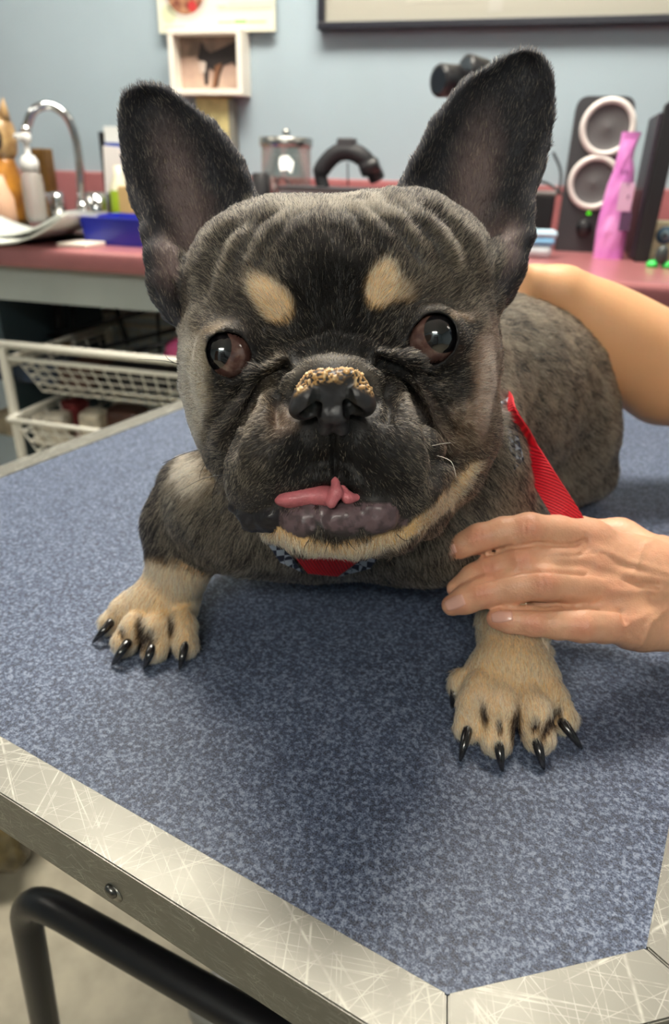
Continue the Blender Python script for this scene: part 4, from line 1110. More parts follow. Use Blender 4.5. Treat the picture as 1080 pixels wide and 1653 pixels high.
# brow and between the eyes
EP(545, 470, 0.372, 150, 110, 0.040, 0.02, 1)
EP(440, 490, 0.355, 52, 34, 0.020, 0.014, 1, rot=-15)
EP(645, 480, 0.355, 52, 34, 0.020, 0.014, 1, rot=15)
# muzzle
EP(537, 640, 0.342, 110, 75, 0.038, 0.018, 2)
EP(445, 738, 0.3275, 80, 82, 0.034, 0.009, 2, rot=15)
EP(630, 735, 0.3275, 82, 84, 0.034, 0.009, 2, rot=-12)
EP(655, 785, 0.335, 66, 58, 0.030, 0.012, 2, rot=-30)
EP(420, 785, 0.333, 48, 42, 0.026, 0.010, 2, rot=20)
EP(537, 700, 0.325, 60, 66, 0.030, 0.012, 2)
# folds running down beside the muzzle
CP([(612, 574, .316, 11), (655, 594, .3235, 13), (697, 640, .333, 14), (728, 690, .343, 14), (752, 712, .352, 13)], 0.004, 1)
CP([(462, 584, .316, 11), (420, 612, .3235, 12), (385, 660, .333, 13), (360, 712, .343, 13)], 0.004, 1)
# nose roll
CP([(460, 634, .300, 12), (474, 604, .2955, 13), (502, 585, .2925, 14), (538, 579, .2915, 14), (575, 585, .2925, 14), (600, 607, .2955, 13), (612, 634, .300, 12)], 0.004, 2)
# mouth
EP(528, 806, 0.300, 90, 13, 0.026, 0.004, 9, rot=0, cut=True)
# upper lip edges
CP([(425, 792, .314, 15), (478, 780, .3075, 15), (530, 768, .3045, 12)], 0.006, 2)
CP([(548, 770, .3045, 12), (600, 788, .3075, 15), (655, 815, .318, 18)], 0.006, 2)
# lower jaw and lip
EP(545, 842, 0.334, 106, 44, 0.030, 0.008, 1)
CP([(456, 830, .320, 18), (496, 838, .3095, 19), (556, 838, .3065, 19), (612, 830, .3085, 19), (656, 830, .320, 15)], 0.007, 9)
CP([(436, 856, .328, 15), (500, 868, .316, 17), (570, 872, .314, 17), (640, 858, .325, 20), (700, 815, .345, 18)], 0.010, 1)
# drooping lip corner
CP([(384, 822, .330, 12), (404, 840, .323, 16), (434, 838, .316, 16), (458, 824, .313, 12)], 0.003, 9)
# eyes: lids and sockets
EYES = {'left': dict(c=(369, 573), d=0.3415, R=0.0126, yaw=-33, pitch=4, op=[(333, 570), (337, 549), (350, 538), (370, 535), (388, 542), (400, 557), (407, 576), (404, 592), (392, 606), (374, 612), (352, 603), (339, 588)]),
        'right': dict(c=(698, 547), d=0.3415, R=0.0128, yaw=22, pitch=4, op=[(656, 562), (662, 540), (673, 522), (688, 509), (706, 505), (724, 512), (735, 528), (737, 548), (731, 566), (718, 580), (700, 590), (680, 588), (664, 580)])}
for e in EYES.values():
    c = PC(*e['c'], e['d']); e['C'] = c
    D.ell(c, (e['R'] + .0035,) * 3, 0.008, 1)
for e in EYES.values():
    c = e['C']; D.ell(c, (e['R'] + .0004,) * 3, 0.0008, 9, cut=True)
    ext = np.array([.02, .02, .022]); sl = D.sub(c - ext - [0, 0, .012], c + ext * [1, 1, 0.1]); X, Y, Z = D.grid(sl)
    pxg = 540 + F_PX * X / Z; pyg = 826.5 - F_PX * Y / Z
    sd = poly_sd(pxg, pyg, e['op']) * (e['d'] / F_PX)
    D.cut(sl, np.broadcast_to(sd, D.F[sl].shape), 0.0015, 9)
# --- ears
earL = [(411, 316), (400, 288), (386, 260), (369, 233), (347, 202), (319, 174), (291, 152), (272, 140), (250, 133), (224, 133), (205, 141), (191, 157), (187, 180), (187, 205), (193, 255), (203, 305), (214, 338), (229, 366), (234, 394), (241, 430), (245, 458), (258, 490), (277, 520), (300, 540), (330, 520), (345, 440), (400, 370)]
earR = [(648, 300), (676, 244), (701, 199), (728, 155), (759, 121), (787, 102), (815, 85), (843, 76), (865, 78), (884, 91), (897, 116), (902, 144), (901, 177), (894, 227), (882, 271), (868, 310), (858, 330), (857, 360), (851, 390), (843, 420), (829, 450), (812, 475), (790, 508), (770, 530), (740, 500), (720, 420), (670, 340)]
def ear(poly, base, tip, d_base, d_tip, depth, lab, outer_x, inner_fold):
    poly = [tuple(p) for p in poly]
    xs_ = [p[0] for p in poly]; ys_ = [p[1] for p in poly]
    c0 = PC(min(xs_) - 12, max(ys_) + 12, 0.42); c1 = PC(max(xs_) + 12, min(ys_) - 12, 0.42)
    lo = np.array([c0[0] - .01, c0[1] - .01, 0.34]); hi = np.array([c1[0] + .01, c1[1] + .01, 0.45])
    sl = D.sub(lo, hi); X, Y, Z = D.grid(sl)
    PXg = 540 + F_PX * X / Z; PYg = 826.5 - F_PX * Y / Z
    # signed distance looked up in a small raster
    gx = np.arange(min(xs_) - 40, max(xs_) + 41, 2.0); gy = np.arange(min(ys_) - 40, max(ys_) + 41, 2.0)
    SDr = poly_sd(gx[:, None] * np.ones((1, len(gy))), np.ones((len(gx), 1)) * gy[None, :], poly).astype(F32)
    ix = np.clip((PXg - gx[0]) / 2, 0, len(gx) - 1.01); iy = np.clip((PYg - gy[0]) / 2, 0, len(gy) - 1.01)
    i0 = ix.astype(np.int32); j0 = iy.astype(np.int32); fx_ = ix - i0; fy_ = iy - j0
    i0, j0 = np.broadcast_arrays(i0, j0)
    sd = (SDr[i0, j0] * (1 - fx_) * (1 - fy_) + SDr[i0 + 1, j0] * fx_ * (1 - fy_) + SDr[i0, j0 + 1] * (1 - fx_) * fy_ + SDr[i0 + 1, j0 + 1] * fx_ * fy_)
    t = np.clip((base[1] - PYg) / (base[1] - tip[1]), 0, 1)
    cx_ = base[0] + (tip[0] - base[0]) * t
    e_in = np.maximum(-sd, 0)
    bowl = depth * (1 - np.exp(-(e_in / 26.0) ** 1.5)) * (0.55 + 0.45 * (1 - t))
    lean = (PXg - cx_) * outer_x                               # the outer rim swings back
    Dm = d_base + (d_tip - d_base) * t + bowl + lean
    th = 0.0021 + 0.0016 * (1 - t)
    b = np.maximum(np.abs(Z - Dm) - th, sd * F32(0.39 / F_PX * 1.0) + 0.0012)
    q1 = np.maximum(np.abs(Z - Dm) - th + 0.0015, 0); q2 = np.maximum(sd * F32(0.39 / F_PX) + 0.0015, 0)
    b = np.minimum(np.maximum(np.abs(Z - Dm) - th + .0015, sd * F32(0.39 / F_PX) + .0015), 0) + np.sqrt(q1 * q1 + q2 * q2) - 0.0015
    D.add(sl, b, 0.006, lab)
ear(earL, (320, 470), (225, 150), 0.377, 0.392, 0.024, 3, -0.00001, None)
ear(earR, (770, 470), (850, 90), 0.377, 0.392, 0.024, 4, 0.00001, None)
# rim thickening and lower pockets
CP([(411, 322, .386, 10), (386, 262, .388, 6), (347, 204, .390, 4)], 0.006, 3)
CP([(648, 306, .386, 11), (701, 203, .388, 6), (759, 125, .391, 4)], 0.006, 4)
CP([(232, 372, .380, 7), (240, 410, .377, 8), (250, 458, .376, 8), (275, 508, .378, 12)], 0.006, 3)
CP([(858, 335, .382, 7), (852, 385, .378, 8), (835, 435, .376, 9), (795, 495, .378, 13)], 0.006, 4)
CP([(262, 392, .394, 7), (272, 415, .386, 9), (276, 445, .382, 10)], 0.010, 11)
CP([(832, 372, .394, 7), (816, 400, .386, 9), (806, 430, .382, 10)], 0.010, 11)
EP(276, 462, .394, 26, 46, 0.013, 0.012, 11, rot=-10)
EP(806, 450, .394, 26, 46, 0.013, 0.012, 11, rot=12)
D.floor(TABLE_Z + 0.0003, 0.003)
V, Q, lab = D.mesh(); del D
V, Q, lab = keep_main(V, Q, lab)
V = smooth(V, Q, 3, 0.5)
V = smooth(V, Q, 22, 0.5, np.isin(lab, (3, 4, 11)).astype(float))

# --- wrinkles: real relief, measured along the view of the face
px, py = pxy(V); NV = normals(V, Q)
face = (V[:, 2] < 0.43) & (py < 900) & (NV[:, 2] < 0.1)
creases = [  # (polyline, half width px, depth mm, lip ridge mm)
    ([(600, 568), (632, 590), (660, 620), (680, 655), (697, 700), (706, 745), (704, 790)], 11, 7.5, 3.0),
    ([(640, 585), (680, 612), (712, 655), (730, 690), (755, 712)], 9, 5.0, 3.0),
    ([(474, 580), (448, 598), (418, 630), (395, 665), (378, 705), (368, 745)], 11, 7.0, 3.0),
    ([(440, 590), (408, 615), (375, 650), (352, 690)], 9, 4.0, 2.6),
    ([(690, 730), (722, 742), (748, 732)], 8, 1.4, 0.9),
    ([(748, 640), (742, 690), (762, 720)], 6, 1.8, 1.2),
    ([(537, 688), (540, 730), (541, 776)], 4.5, 3.4, 0.8),
    ([(456, 628), (444, 655), (452, 690)], 7, 3.0, 1.2),
    ([(618, 622), (630, 650), (622, 685)], 7, 3.0, 1.2),
    ([(446, 640), (456, 600), (484, 571), (537, 557), (592, 571), (620, 602), (628, 636)], 7, 5.0, 0.8),
    # forehead folds
    ([(470, 330), (425, 360), (393, 405), (376, 450), (372, 480)], 9, 1.37, 1.25), ([(500, 335), (458, 365), (430, 405), (418, 440)], 8, 0.95, 0.91),
    ([(420, 345), (372, 385), (345, 430), (332, 490)], 10, 1.25, 1.14), ([(385, 360), (340, 400), (316, 460)], 9, 1.04, 0.91),
    ([(605, 322), (655, 345), (700, 392), (728, 450)], 9, 1.46, 1.37), ([(580, 330), (628, 362), (662, 405), (684, 440)], 8, 1.04, 1.03),
    ([(640, 316), (700, 348), (745, 400), (768, 460)], 10, 1.37, 1.14), ([(555, 335), (590, 370), (610, 410)], 8, 0.84, 0.80),
    ([(676, 330), (735, 365), (772, 420)], 9, 0.95, 0.91),
    ([(520, 335), (524, 420), (530, 520)], 9, 1.2, 0.4),
    ([(450, 452), (478, 480), (492, 520)], 8, 1.6, 0.8), ([(600, 445), (588, 480), (578, 515)], 8, 1.6, 0.8),
    ([(330, 540), (350, 526), (378, 522), (402, 532)], 4, 1.4, 1.0), ([(655, 500), (680, 488), (712, 486), (740, 500)], 4, 1.4, 1.0),
    ([(335, 615), (360, 628), (390, 624)], 4, 1.0, 0.6), ([(676, 606), (705, 604), (735, 590)], 4, 1.0, 0.6),
    ([(800, 560), (806, 620), (790, 690), (770, 730)], 8, 1.6, 1.0),
    ([(300, 600), (312, 660), (340, 715)], 8, 1.4, 0.8)]
disp = np.zeros(len(V))
for pts, hw, dm, rm in creases:
    P_ = np.array(pts, float)
    near = face & (px > P_[:, 0].min() - 5 * hw) & (px < P_[:, 0].max() + 5 * hw) & (py > P_[:, 1].min() - 5 * hw) & (py < P_[:, 1].max() + 5 * hw)
    d, t, s = polyline_dist(px[near], py[near], [tuple(q) for q in spline([(a, b, 0) for a, b in pts], 4)] if False else pts)
    fade = sst(np.minimum(t, 1 - t) * 5 + 0.15)
    disp[near] += fade * (-dm * np.exp(-(d / hw) ** 2) + rm * np.exp(-((d - 2.1 * hw) / (hw * 1.1)) ** 2)) * 1e-3
disp += np.where(face, vnoise(V, 120, 3) * 0.0006 + vnoise(V, 55, 5) * 0.0008, vnoise(V, 60, 5) * 0.001)
near_eye = np.zeros(len(V))
for e in EYES.values():
    near_eye = np.maximum(near_eye, sst(1.6 - np.linalg.norm(V - e['C'], axis=1) / (e['R'] + .004)))
disp += np.where((lab == 9) & (py > 800), vnoise(V, 260, 12) * 0.0012 + vnoise(V, 600, 13) * 0.0004, 0)
disp *= 1 - 0.8 * near_eye
V = V + NV * disp[:, None]
V = smooth(V, Q, 1, 0.35)
NV = normals(V, Q); px, py = pxy(V)

# --- coat colours (the animal's own markings, plus shade painted into folds and toe gaps)
CH_ = linv([60, 56, 54]); BK = linv([8, 8, 9]); TAN = linv([232, 192, 136]); TAN2 = linv([222, 168, 104]); PALE = linv([188, 172, 146])
PINK = linv([120, 102, 99]); LIP = linv([104, 86, 90])
def mixc(c, col, w): return c * (1 - w[:, None]) + np.asarray(col)[None] * w[:, None]
def coat(P, px, py, lab):
    n1, n2 = vnoise(P, 90, 1), vnoise(P, 230, 2); jx, jy = px + 6 * n1 + 3 * n2, py + 6 * vnoise(P, 90, 7) + 3 * n2
    c = np.tile(CH_, (len(P), 1)) * (1 + 0.10 * n1 + 0.06 * n2)[:, None]
    front = (P[:, 2] < 0.42)
    hd = np.isin(lab, (1, 2, 9)) & front
    W = lambda *a, **k: np.where(hd, blob(jx, jy, *a, **k), 0)
    # dark mask from the forehead down to the muzzle
    c = mixc(c, BK, 0.92 * W(540, 500, 88, 125, soft=0.5)); c = mixc(c, BK, 0.35 * W(535, 390, 70, 70, soft=0.6))
    c = mixc(c, BK, 0.75 * W(540, 600, 130, 60, soft=0.5)); c = mixc(c, BK * 1.25, 0.85 * W(545, 740, 130, 100, soft=0.45))
    c = mixc(c, BK, 0.7 * W(372, 575, 62, 52, soft=0.4)); c = mixc(c, BK, 0.75 * W(700, 560, 66, 66, soft=0.4))
    c = mixc(c, BK, 0.5 * W(430, 590, 60, 45, soft=0.5))
    c = mixc(c, linv([104, 96, 88]), 0.3 * W(400, 735, 34, 70, 10, soft=0.5)); c = mixc(c, linv([104, 98, 92]), 0.3 * W(680, 720, 30, 66, -10, soft=0.5))
    c = mixc(c, linv([92, 86, 80]), 0.5 * W(350, 480, 50, 60, soft=0.5)); c = mixc(c, linv([110, 102, 90]), 0.4 * W(735, 460, 55, 60, soft=0.5))
    # brow spots
    c = mixc(c, TAN, W(438, 482, 25, 42, -42, soft=0.22)); c = mixc(c, TAN, W(614, 462, 24, 40, 18, soft=0.22)); c = mixc(c, TAN, 0.5 * W(640, 470, 24, 20, soft=0.4))
    # cheeks
    c = mixc(c, PALE, 0.85 * W(312, 625, 24, 92, -4, soft=0.4)); c = mixc(c, linv([182, 150, 126]), 0.85 * W(782, 620, 20, 80, 4, soft=0.45))
    c = mixc(c, linv([134, 108, 86]), 0.6 * W(742, 695, 32, 36, soft=0.5)); c = mixc(c, linv([96, 80, 70]), 0.5 * W(690, 660, 20, 50, -35, soft=0.5))
    c = mixc(c, linv([120, 104, 84]), 0.55 * W(420, 640, 12, 60, 28, soft=0.5)); c = mixc(c, linv([118, 92, 72]), 0.5 * W(455, 680, 24, 20, soft=0.6))
    c = mixc(c, linv([190, 160, 130]), 0.7 * W(745, 508, 22, 6, 10, soft=0.6)); c = mixc(c, linv([150, 130, 104]), 0.6 * W(345, 530, 26, 6, -15, soft=0.6))
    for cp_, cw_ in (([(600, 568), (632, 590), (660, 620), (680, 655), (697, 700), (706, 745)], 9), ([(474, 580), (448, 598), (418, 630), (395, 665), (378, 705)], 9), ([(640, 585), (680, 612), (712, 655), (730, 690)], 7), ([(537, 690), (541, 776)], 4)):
        dq, _, _ = polyline_dist(px, py, cp_); c = mixc(c, BK * 1.6, np.where(hd, .75 * np.exp(-(dq / cw_) ** 2), 0))  # shade of the muzzle folds and philtrum painted into the colour
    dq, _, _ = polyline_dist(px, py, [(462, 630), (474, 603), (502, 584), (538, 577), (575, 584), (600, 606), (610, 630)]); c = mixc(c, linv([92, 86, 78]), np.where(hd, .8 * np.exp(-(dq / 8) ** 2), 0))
    # chin and jaw
    dj, tj, _ = polyline_dist(jx, jy, [(425, 850), (470, 874), (540, 888), (610, 880), (670, 852), (722, 810), (762, 750)])
    c = mixc(c, TAN, np.where(hd & (lab != 9), sst((17 - dj) / 10), 0) * 0.95)
    # lips
    c = mixc(c, LIP, np.where(lab == 9, 1.0, 0) * (front & (py > 770)))
    c = mixc(c, linv([50, 44, 47]), np.where((lab == 9) & (py > 770), np.clip(sst((py - 846) / 26) * .9 + .45 * (vnoise(P, 420, 8) > .15), 0, .95), 0))
    c = mixc(c, linv([34, 32, 36]), ((lab == 9) & (px < 452) & (py > 770)) * 1.0)
    c = mixc(c, linv([18, 16, 18]), ((lab == 9) & (py < 700)) * 1.0)
    # ears
    for l, (bx, by), (tx, ty), sgn in ((3, (300, 440), (255, 215), 1), (4, (775, 430), (790, 200), -1)):
        er = (lab == l) | (lab == 11); insd = er & (NVZ < -0.35)
        c = mixc(c, linv([50, 51, 57]), np.where(er & (lab == l), 0.9, 0))
        if sgn == 1: w_ = np.maximum(blob(jx, jy, 302, 330, 36, 115, -16, soft=0.5), blob(jx, jy, 282, 425, 30, 50, 0, soft=0.4))
        else: w_ = np.maximum(blob(jx, jy, 765, 300, 36, 105, 10, soft=0.5), blob(jx, jy, 805, 400, 34, 50, 10, soft=0.4))
        c = mixc(c, PINK, np.where(insd, w_ * 0.8, 0))
    # shoulders, chest
    body = np.isin(lab, (5, 6, 10, 7, 8))
    c = mixc(c, linv([74, 69, 64]), np.where(lab == 5, 0.55, 0.0)); c = mixc(c, linv([58, 54, 54]), np.where((lab == 6) | (lab == 10), 0.5, 0.0))
    c = mixc(c, linv([206, 180, 142]), np.where(np.isin(lab, (5, 7)), 0.8 * blob(jx, jy, 312, 762, 22, 36, -15, soft=0.5), 0))
    c = mixc(c, linv([128, 106, 96]), np.where(lab == 10, 0.5 * blob(jx, jy, 870, 740, 40, 60, soft=0.6), 0))
    # legs
    lg = np.isin(lab, (7, 12)) & (px < 345); c = mixc(c, TAN, np.where(lg, sst((jy - 888) / 24), 0)); c = mixc(c, TAN2, np.where(lg, blob(jx, jy, 318, 895, 26, 40, soft=0.5), 0))
    c = mixc(c, linv([52, 48, 50]), np.where(lg & (py < 890), 0.6, 0) )
    c = mixc(c, TAN, np.where(np.isin(lab, (8, 13)), sst((jy - 930) / 30), 0)); c = mixc(c, linv([150, 122, 90]), np.where(lab == 13, 0.35 * blob(jx, jy, 812, 1120, 60, 30, soft=0.6), 0))
    # dark marks on the toes, and painted shade in the gaps between them
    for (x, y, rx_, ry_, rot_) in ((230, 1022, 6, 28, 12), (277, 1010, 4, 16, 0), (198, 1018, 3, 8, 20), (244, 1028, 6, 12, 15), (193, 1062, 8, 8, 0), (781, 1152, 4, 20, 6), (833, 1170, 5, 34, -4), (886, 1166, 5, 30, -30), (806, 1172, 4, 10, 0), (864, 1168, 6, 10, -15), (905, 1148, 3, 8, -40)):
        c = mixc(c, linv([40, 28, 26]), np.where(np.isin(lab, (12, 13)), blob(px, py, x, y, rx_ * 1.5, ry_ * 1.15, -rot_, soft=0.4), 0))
    return np.clip(c, 0.002, 1)
NVZ = NV[:, 2]
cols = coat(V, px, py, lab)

def coat_mat(name, dark=0.85):
    M_, nt, bs = node_mat(name)
    a = N(nt, 'ShaderNodeAttribute', attribute_name='coat')
    mu = N(nt, 'ShaderNodeMixRGB', blend_type='MULTIPLY'); mu.inputs[0].default_value = 1.0; mu.inputs[2].default_value = (dark, dark, dark, 1)
    nt.links.new(a.outputs['Color'], mu.inputs[1]); nt.links.new(mu.outputs[0], bs.inputs['Base Color'])
    bs.inputs['Roughness'].default_value = 0.55; bs.inputs['Specular IOR Level'].default_value = 0.3
    tc = N(nt, 'ShaderNodeTexCoord'); n = N(nt, 'ShaderNodeTexNoise', Scale=900.0, Detail=2.0); nt.links.new(tc.outputs['Object'], n.inputs['Vector'])
    bp = N(nt, 'ShaderNodeBump', Strength=0.3, Distance=0.0006); nt.links.new(n.outputs['Fac'], bp.inputs['Height']); nt.links.new(bp.outputs[0], bs.inputs['Normal'])
    return M_
dog_base = onz(560, 860, TABLE_Z)
dog = empty('dog', tuple(float(v) for v in dog_base)); tag(dog, 'black and tan French bulldog lying on the blue exam table facing the camera', 'dog')
DB = np.array(dog.location)
def CW(P): return C2W(P) - DB                    # camera coordinates -> dog-local coordinates
M_coat = coat_mat('coat_skin')
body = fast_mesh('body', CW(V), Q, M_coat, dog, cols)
M_lip = coat_mat('lip_skin', 1.0); M_lip.node_tree.nodes['Principled BSDF'].inputs['Roughness'].default_value = 0.42; M_lip.node_tree.nodes['Principled BSDF'].inputs['Coat Weight'].default_value = 0.15
body.data.materials.append(M_lip); body.data.polygons.foreach_set('material_index', (lab[Q] == 9).all(1).astype(np.int32))
print('dog verts', len(V))

# --- lookup of the front surface of the body along a view ray
from mathutils.bvhtree import BVHTree
bvh = BVHTree.FromPolygons([tuple(v) for v in V], [tuple(int(i) for i in q) for q in Q], all_triangles=False)
def front(px_, py_, dmin=0.2, default=0.45):
    d = Vector(((px_ - 540) / F_PX, (826.5 - py_) / F_PX, 1.0)); L = d.length
    hit = bvh.ray_cast(d * dmin, d / L)
    return hit[0][2] if hit[0] is not None else default

# --- eyes
def eye_mat():
    M_, nt, bs = node_mat('eyeball')
    tc = N(nt, 'ShaderNodeTexCoord'); nrm = N(nt, 'ShaderNodeVectorMath', operation='NORMALIZE'); nt.links.new(tc.outputs['Object'], nrm.inputs[0])
    sx = N(nt, 'ShaderNodeSeparateXYZ'); nt.links.new(nrm.outputs[0], sx.inputs[0])
    no = N(nt, 'ShaderNodeTexNoise', Scale=190.0, Detail=5.0); nt.links.new(tc.outputs['Object'], no.inputs['Vector'])
    r0 = N(nt, 'ShaderNodeValToRGB'); e = r0.color_ramp.elements; e[0].position = 0.30; e[0].color = lin(78, 52, 48); e[1].position = 0.66; e[1].color = lin(124, 98, 90)
    k = e.new(0.5); k.color = lin(96, 68, 62); nt.links.new(no.outputs['Fac'], r0.inputs[0])
    r1 = N(nt, 'ShaderNodeValToRGB'); e = r1.color_ramp.elements; e[0].position = 0.0; e[0].color = (0, 0, 0, 1); e[1].position = 1.0; e[1].color = (1, 1, 1, 1)
    e[0].position = 0.655; e[1].position = 0.70; nt.links.new(sx.outputs['Z'], r1.inputs[0])
    r2 = N(nt, 'ShaderNodeValToRGB'); e = r2.color_ramp.elements; e[0].position = 0.72; e[0].color = lin(16, 17, 20); e[1].position = 0.93; e[1].color = lin(10, 11, 14)
    k = e.new(0.84); k.color = lin(30, 28, 30); k = e.new(0.90); k.color = lin(26, 24, 27); nt.links.new(sx.outputs['Z'], r2.inputs[0])
    mx = N(nt, 'ShaderNodeMixRGB'); nt.links.new(r1.outputs[0], mx.inputs[0]); nt.links.new(r0.outputs[0], mx.inputs[1]); nt.links.new(r2.outputs[0], mx.inputs[2])
    nt.links.new(mx.outputs[0], bs.inputs['Base Color']); bs.inputs['Roughness'].default_value = 0.12; bs.inputs['Coat Weight'].default_value = 1.0
    bs.inputs['Coat Roughness'].default_value = 0.02; bs.inputs['Coat IOR'].default_value = 1.7; bs.inputs['Specular IOR Level'].default_value = 0.6
    return M_
M_eye = eye_mat()
for nm, e in EYES.items():
    bm = bmesh.new(); bmesh.ops.create_uvsphere(bm, u_segments=64, v_segments=48, radius=e['R'])
    for v in bm.verts:
        c = v.co.normalized().z
        v.co *= 1 + 0.06 * float(sst((c - 0.70) / 0.30))          # corneal bulge
    yaw, pit = math.radians(e['yaw']), math.radians(e['pitch'])
    g = np.array([math.sin(yaw) * math.cos(pit), math.sin(pit), -math.cos(yaw) * math.cos(pit)])   # gaze in camera space
    gw = Vector(tuple(g @ BASIS)); R_ = gw.to_track_quat('Z', 'Y').to_matrix().to_4x4()
    o = obj('eye', bm, M_eye, dog, True); o.matrix_local = Matrix.Translation(Vector(tuple(CW(e['C'][None])[0]))) @ R_
    o['label'] = {'left': 'dark wet eye on the left of the photo with reddish white showing', 'right': 'dark wet eye on the right of the photo with reddish corner'}[nm]

# --- nose
Nf = Field(axis([(-0.024, 0.00033), (0.024,)]), axis([(0.024, 0.00033), (0.064,)]), axis([(0.266, 0.00033), (0.296, 0.0008), (0.312,)]))
def NE(px, py, d, rx, ry, rz, k=0.003, rot=0, cut=False): Nf.ell(PC(px, py, d), (S_(rx, d), S_(ry, d), rz), k, 1, rot=rot, cut=cut)
NE(537, 636, .296, 56, 34, .0115, .004); NE(500, 646, .2925, 32, 27, .0105, .003, rot=28); NE(574, 642, .2925, 32, 27, .0105, .003, rot=-28)
NE(537, 618, .2915, 46, 15, .010, .004); NE(520, 612, .2895, 22, 11, .008, .003); NE(560, 610, .2895, 22, 11, .008, .003)
NE(487, 662, .293, 21, 16, .0085, .002); NE(590, 655, .293, 17, 17, .0085, .002)
Nf.chain([PC(527, 640, .2890), PC(529, 670, .2905), PC(525, 692, .2965)], [S_(13, .29)] * 2 + [S_(13, .29)], 0.0025, 1)
Nf.chain([PC(549, 640, .2890), PC(548, 670, .2905), PC(552, 692, .2965)], [S_(13, .29)] * 2 + [S_(13, .29)], 0.0025, 1)
for pts in ([(511, 632, 6), (510, 650, 10), (502, 668, 14), (486, 682, 10)], [(561, 632, 6), (562, 648, 10), (569, 665, 14), (584, 677, 10)]):
    for off in (0.0, 0.006):
        Nf.chain([PC(x, y, .2815 + off) for x, y, r in pts], [S_(r, .285) for x, y, r in pts], 0.0012, 2, cut=True)
Nf.chain([PC(538, 640, .2835), PC(538, 705, .287)], [S_(4, .29)] * 2, 0.001, 1, cut=True)
NV_, NQ, Nl = Nf.mesh(); NV_, NQ, Nl = keep_main(NV_, NQ, Nl); NV_ = smooth(NV_, NQ, 2, .5); nn = normals(NV_, NQ); nx_, ny_ = pxy(NV_)
top = sst((622 - ny_ + 0.0060 * (nx_ - 538) ** 2) / 12) * sst((nx_ - 470) / 12) * sst((606 - nx_) / 10)
gr = np.maximum(0, vnoise(NV_, 1150, 4) * .9 + .25) ; crust = top * sst((vnoise(NV_, 260, 9) + 0.75) * 1.2)
NV_ = NV_ + nn * (crust * (gr * 0.0011) + vnoise(NV_, 700, 2) * 0.00012)[:, None]
nc = np.tile(linv([46, 45, 48]), (len(NV_), 1)) * (1 + 0.2 * vnoise(NV_, 500, 3))[:, None]
nc = mixc(nc, linv([206, 158, 96]), np.clip(crust * sst(gr * 3.2), 0, 1) * 0.95); nc = mixc(nc, linv([232, 206, 160]), np.clip(crust * sst((gr - .45) * 4), 0, 1) * 0.7)
nc = mixc(nc, linv([8, 7, 8]), (Nl == 2) * 0.9)
M_nose, nt, bs = node_mat('nose_leather'); a = N(nt, 'ShaderNodeAttribute', attribute_name='coat'); nt.links.new(a.outputs['Color'], bs.inputs['Base Color']); bs.inputs['Roughness'].default_value = 0.42
o = fast_mesh('nose', CW(NV_), NQ, M_nose, dog, np.clip(nc, 0, 1)); o['label'] = 'flat black nose with tan crust along its top'; del Nf

# --- tongue
Tf = Field(axis([(-0.032, 0.0006), (0.026,)]), axis([(-0.006, 0.0006), (0.022,)]), axis([(0.280, 0.0006), (0.335,)]))
def TE(px, py, d, rx, ry, rz, k=0.002, rot=0, cut=False): Tf.ell(PC(px, py, d), (S_(rx, d), S_(ry, d), rz), k, 1, rot=rot, cut=cut)
TE(498, 802, .3135, 54, 20, .0125, rot=3); TE(474, 806, .3120, 32, 15, .011); TE(524, 802, .311, 24, 19, .011)
Tf.chain([PC(541, 776, .3025), PC(543, 795, .2995), PC(535, 812, .2995)], [S_(7, .3), S_(9, .3), S_(9, .3)], 0.0025, 1)
Tf.chain([PC(553, 784, .305), PC(562, 804, .303), PC(588, 804, .308)], [S_(5, .3), S_(8, .3), S_(7, .3)], 0.0025, 1)
tV, tQ, tl = Tf.mesh(); tV, tQ, tl = keep_main(tV, tQ, tl); tV = smooth(tV, tQ, 2, .5)
tV = tV + normals(tV, tQ) * (vnoise(tV, 1300, 2) * 0.00012)[:, None]
o = fast_mesh('tongue', CW(tV), tQ, mat('tongue_pink', (214, 120, 128), 0.42, var=0.12, scale=160, bump=0.25, bscale=1800, coat=0.25), dog); del Tf

# --- claws
M_claw = mat('claw_black', (24, 22, 24), 0.22, coat=0.5, spec=0.6)
claws = [((176, 1008), (150, 1037), .0023), ((200, 1046), (181, 1073), .0023), ((243, 1052), (233, 1078), .0024), ((298, 1044), (290, 1080), .0023),
         ((754, 1182), (743, 1228), .0023), ((804, 1196), (811, 1244), .0025), ((866, 1194), (878, 1241), .0025), ((908, 1166), (939, 1208), .0025), ((736, 1110), (730, 1142), .0028)]
for a, b, r in claws:
    P0 = TC(a[0] - (b[0] - a[0]) * .35, a[1] - (b[1] - a[1]) * .35, .0125); P3 = TC(b[0], b[1], .0012); P1 = TC(a[0] + (b[0] - a[0]) * .35, a[1] + (b[1] - a[1]) * .35, .0125)
    n_ = 12; pts = []; rs = []
    for i in range(n_ + 1):
        t = i / n_; p = P0 * (1 - t) ** 2 + 2 * P1 * t * (1 - t) + P3 * t * t
        pts.append(tuple(CW(p[None])[0])); rs.append(r * 1.25 * (1 - t ** 2.2 * 0.72))
    bm = bmesh.new(); tube(bm, pts, rs, 14); obj('claw', bm, M_claw, dog, True)

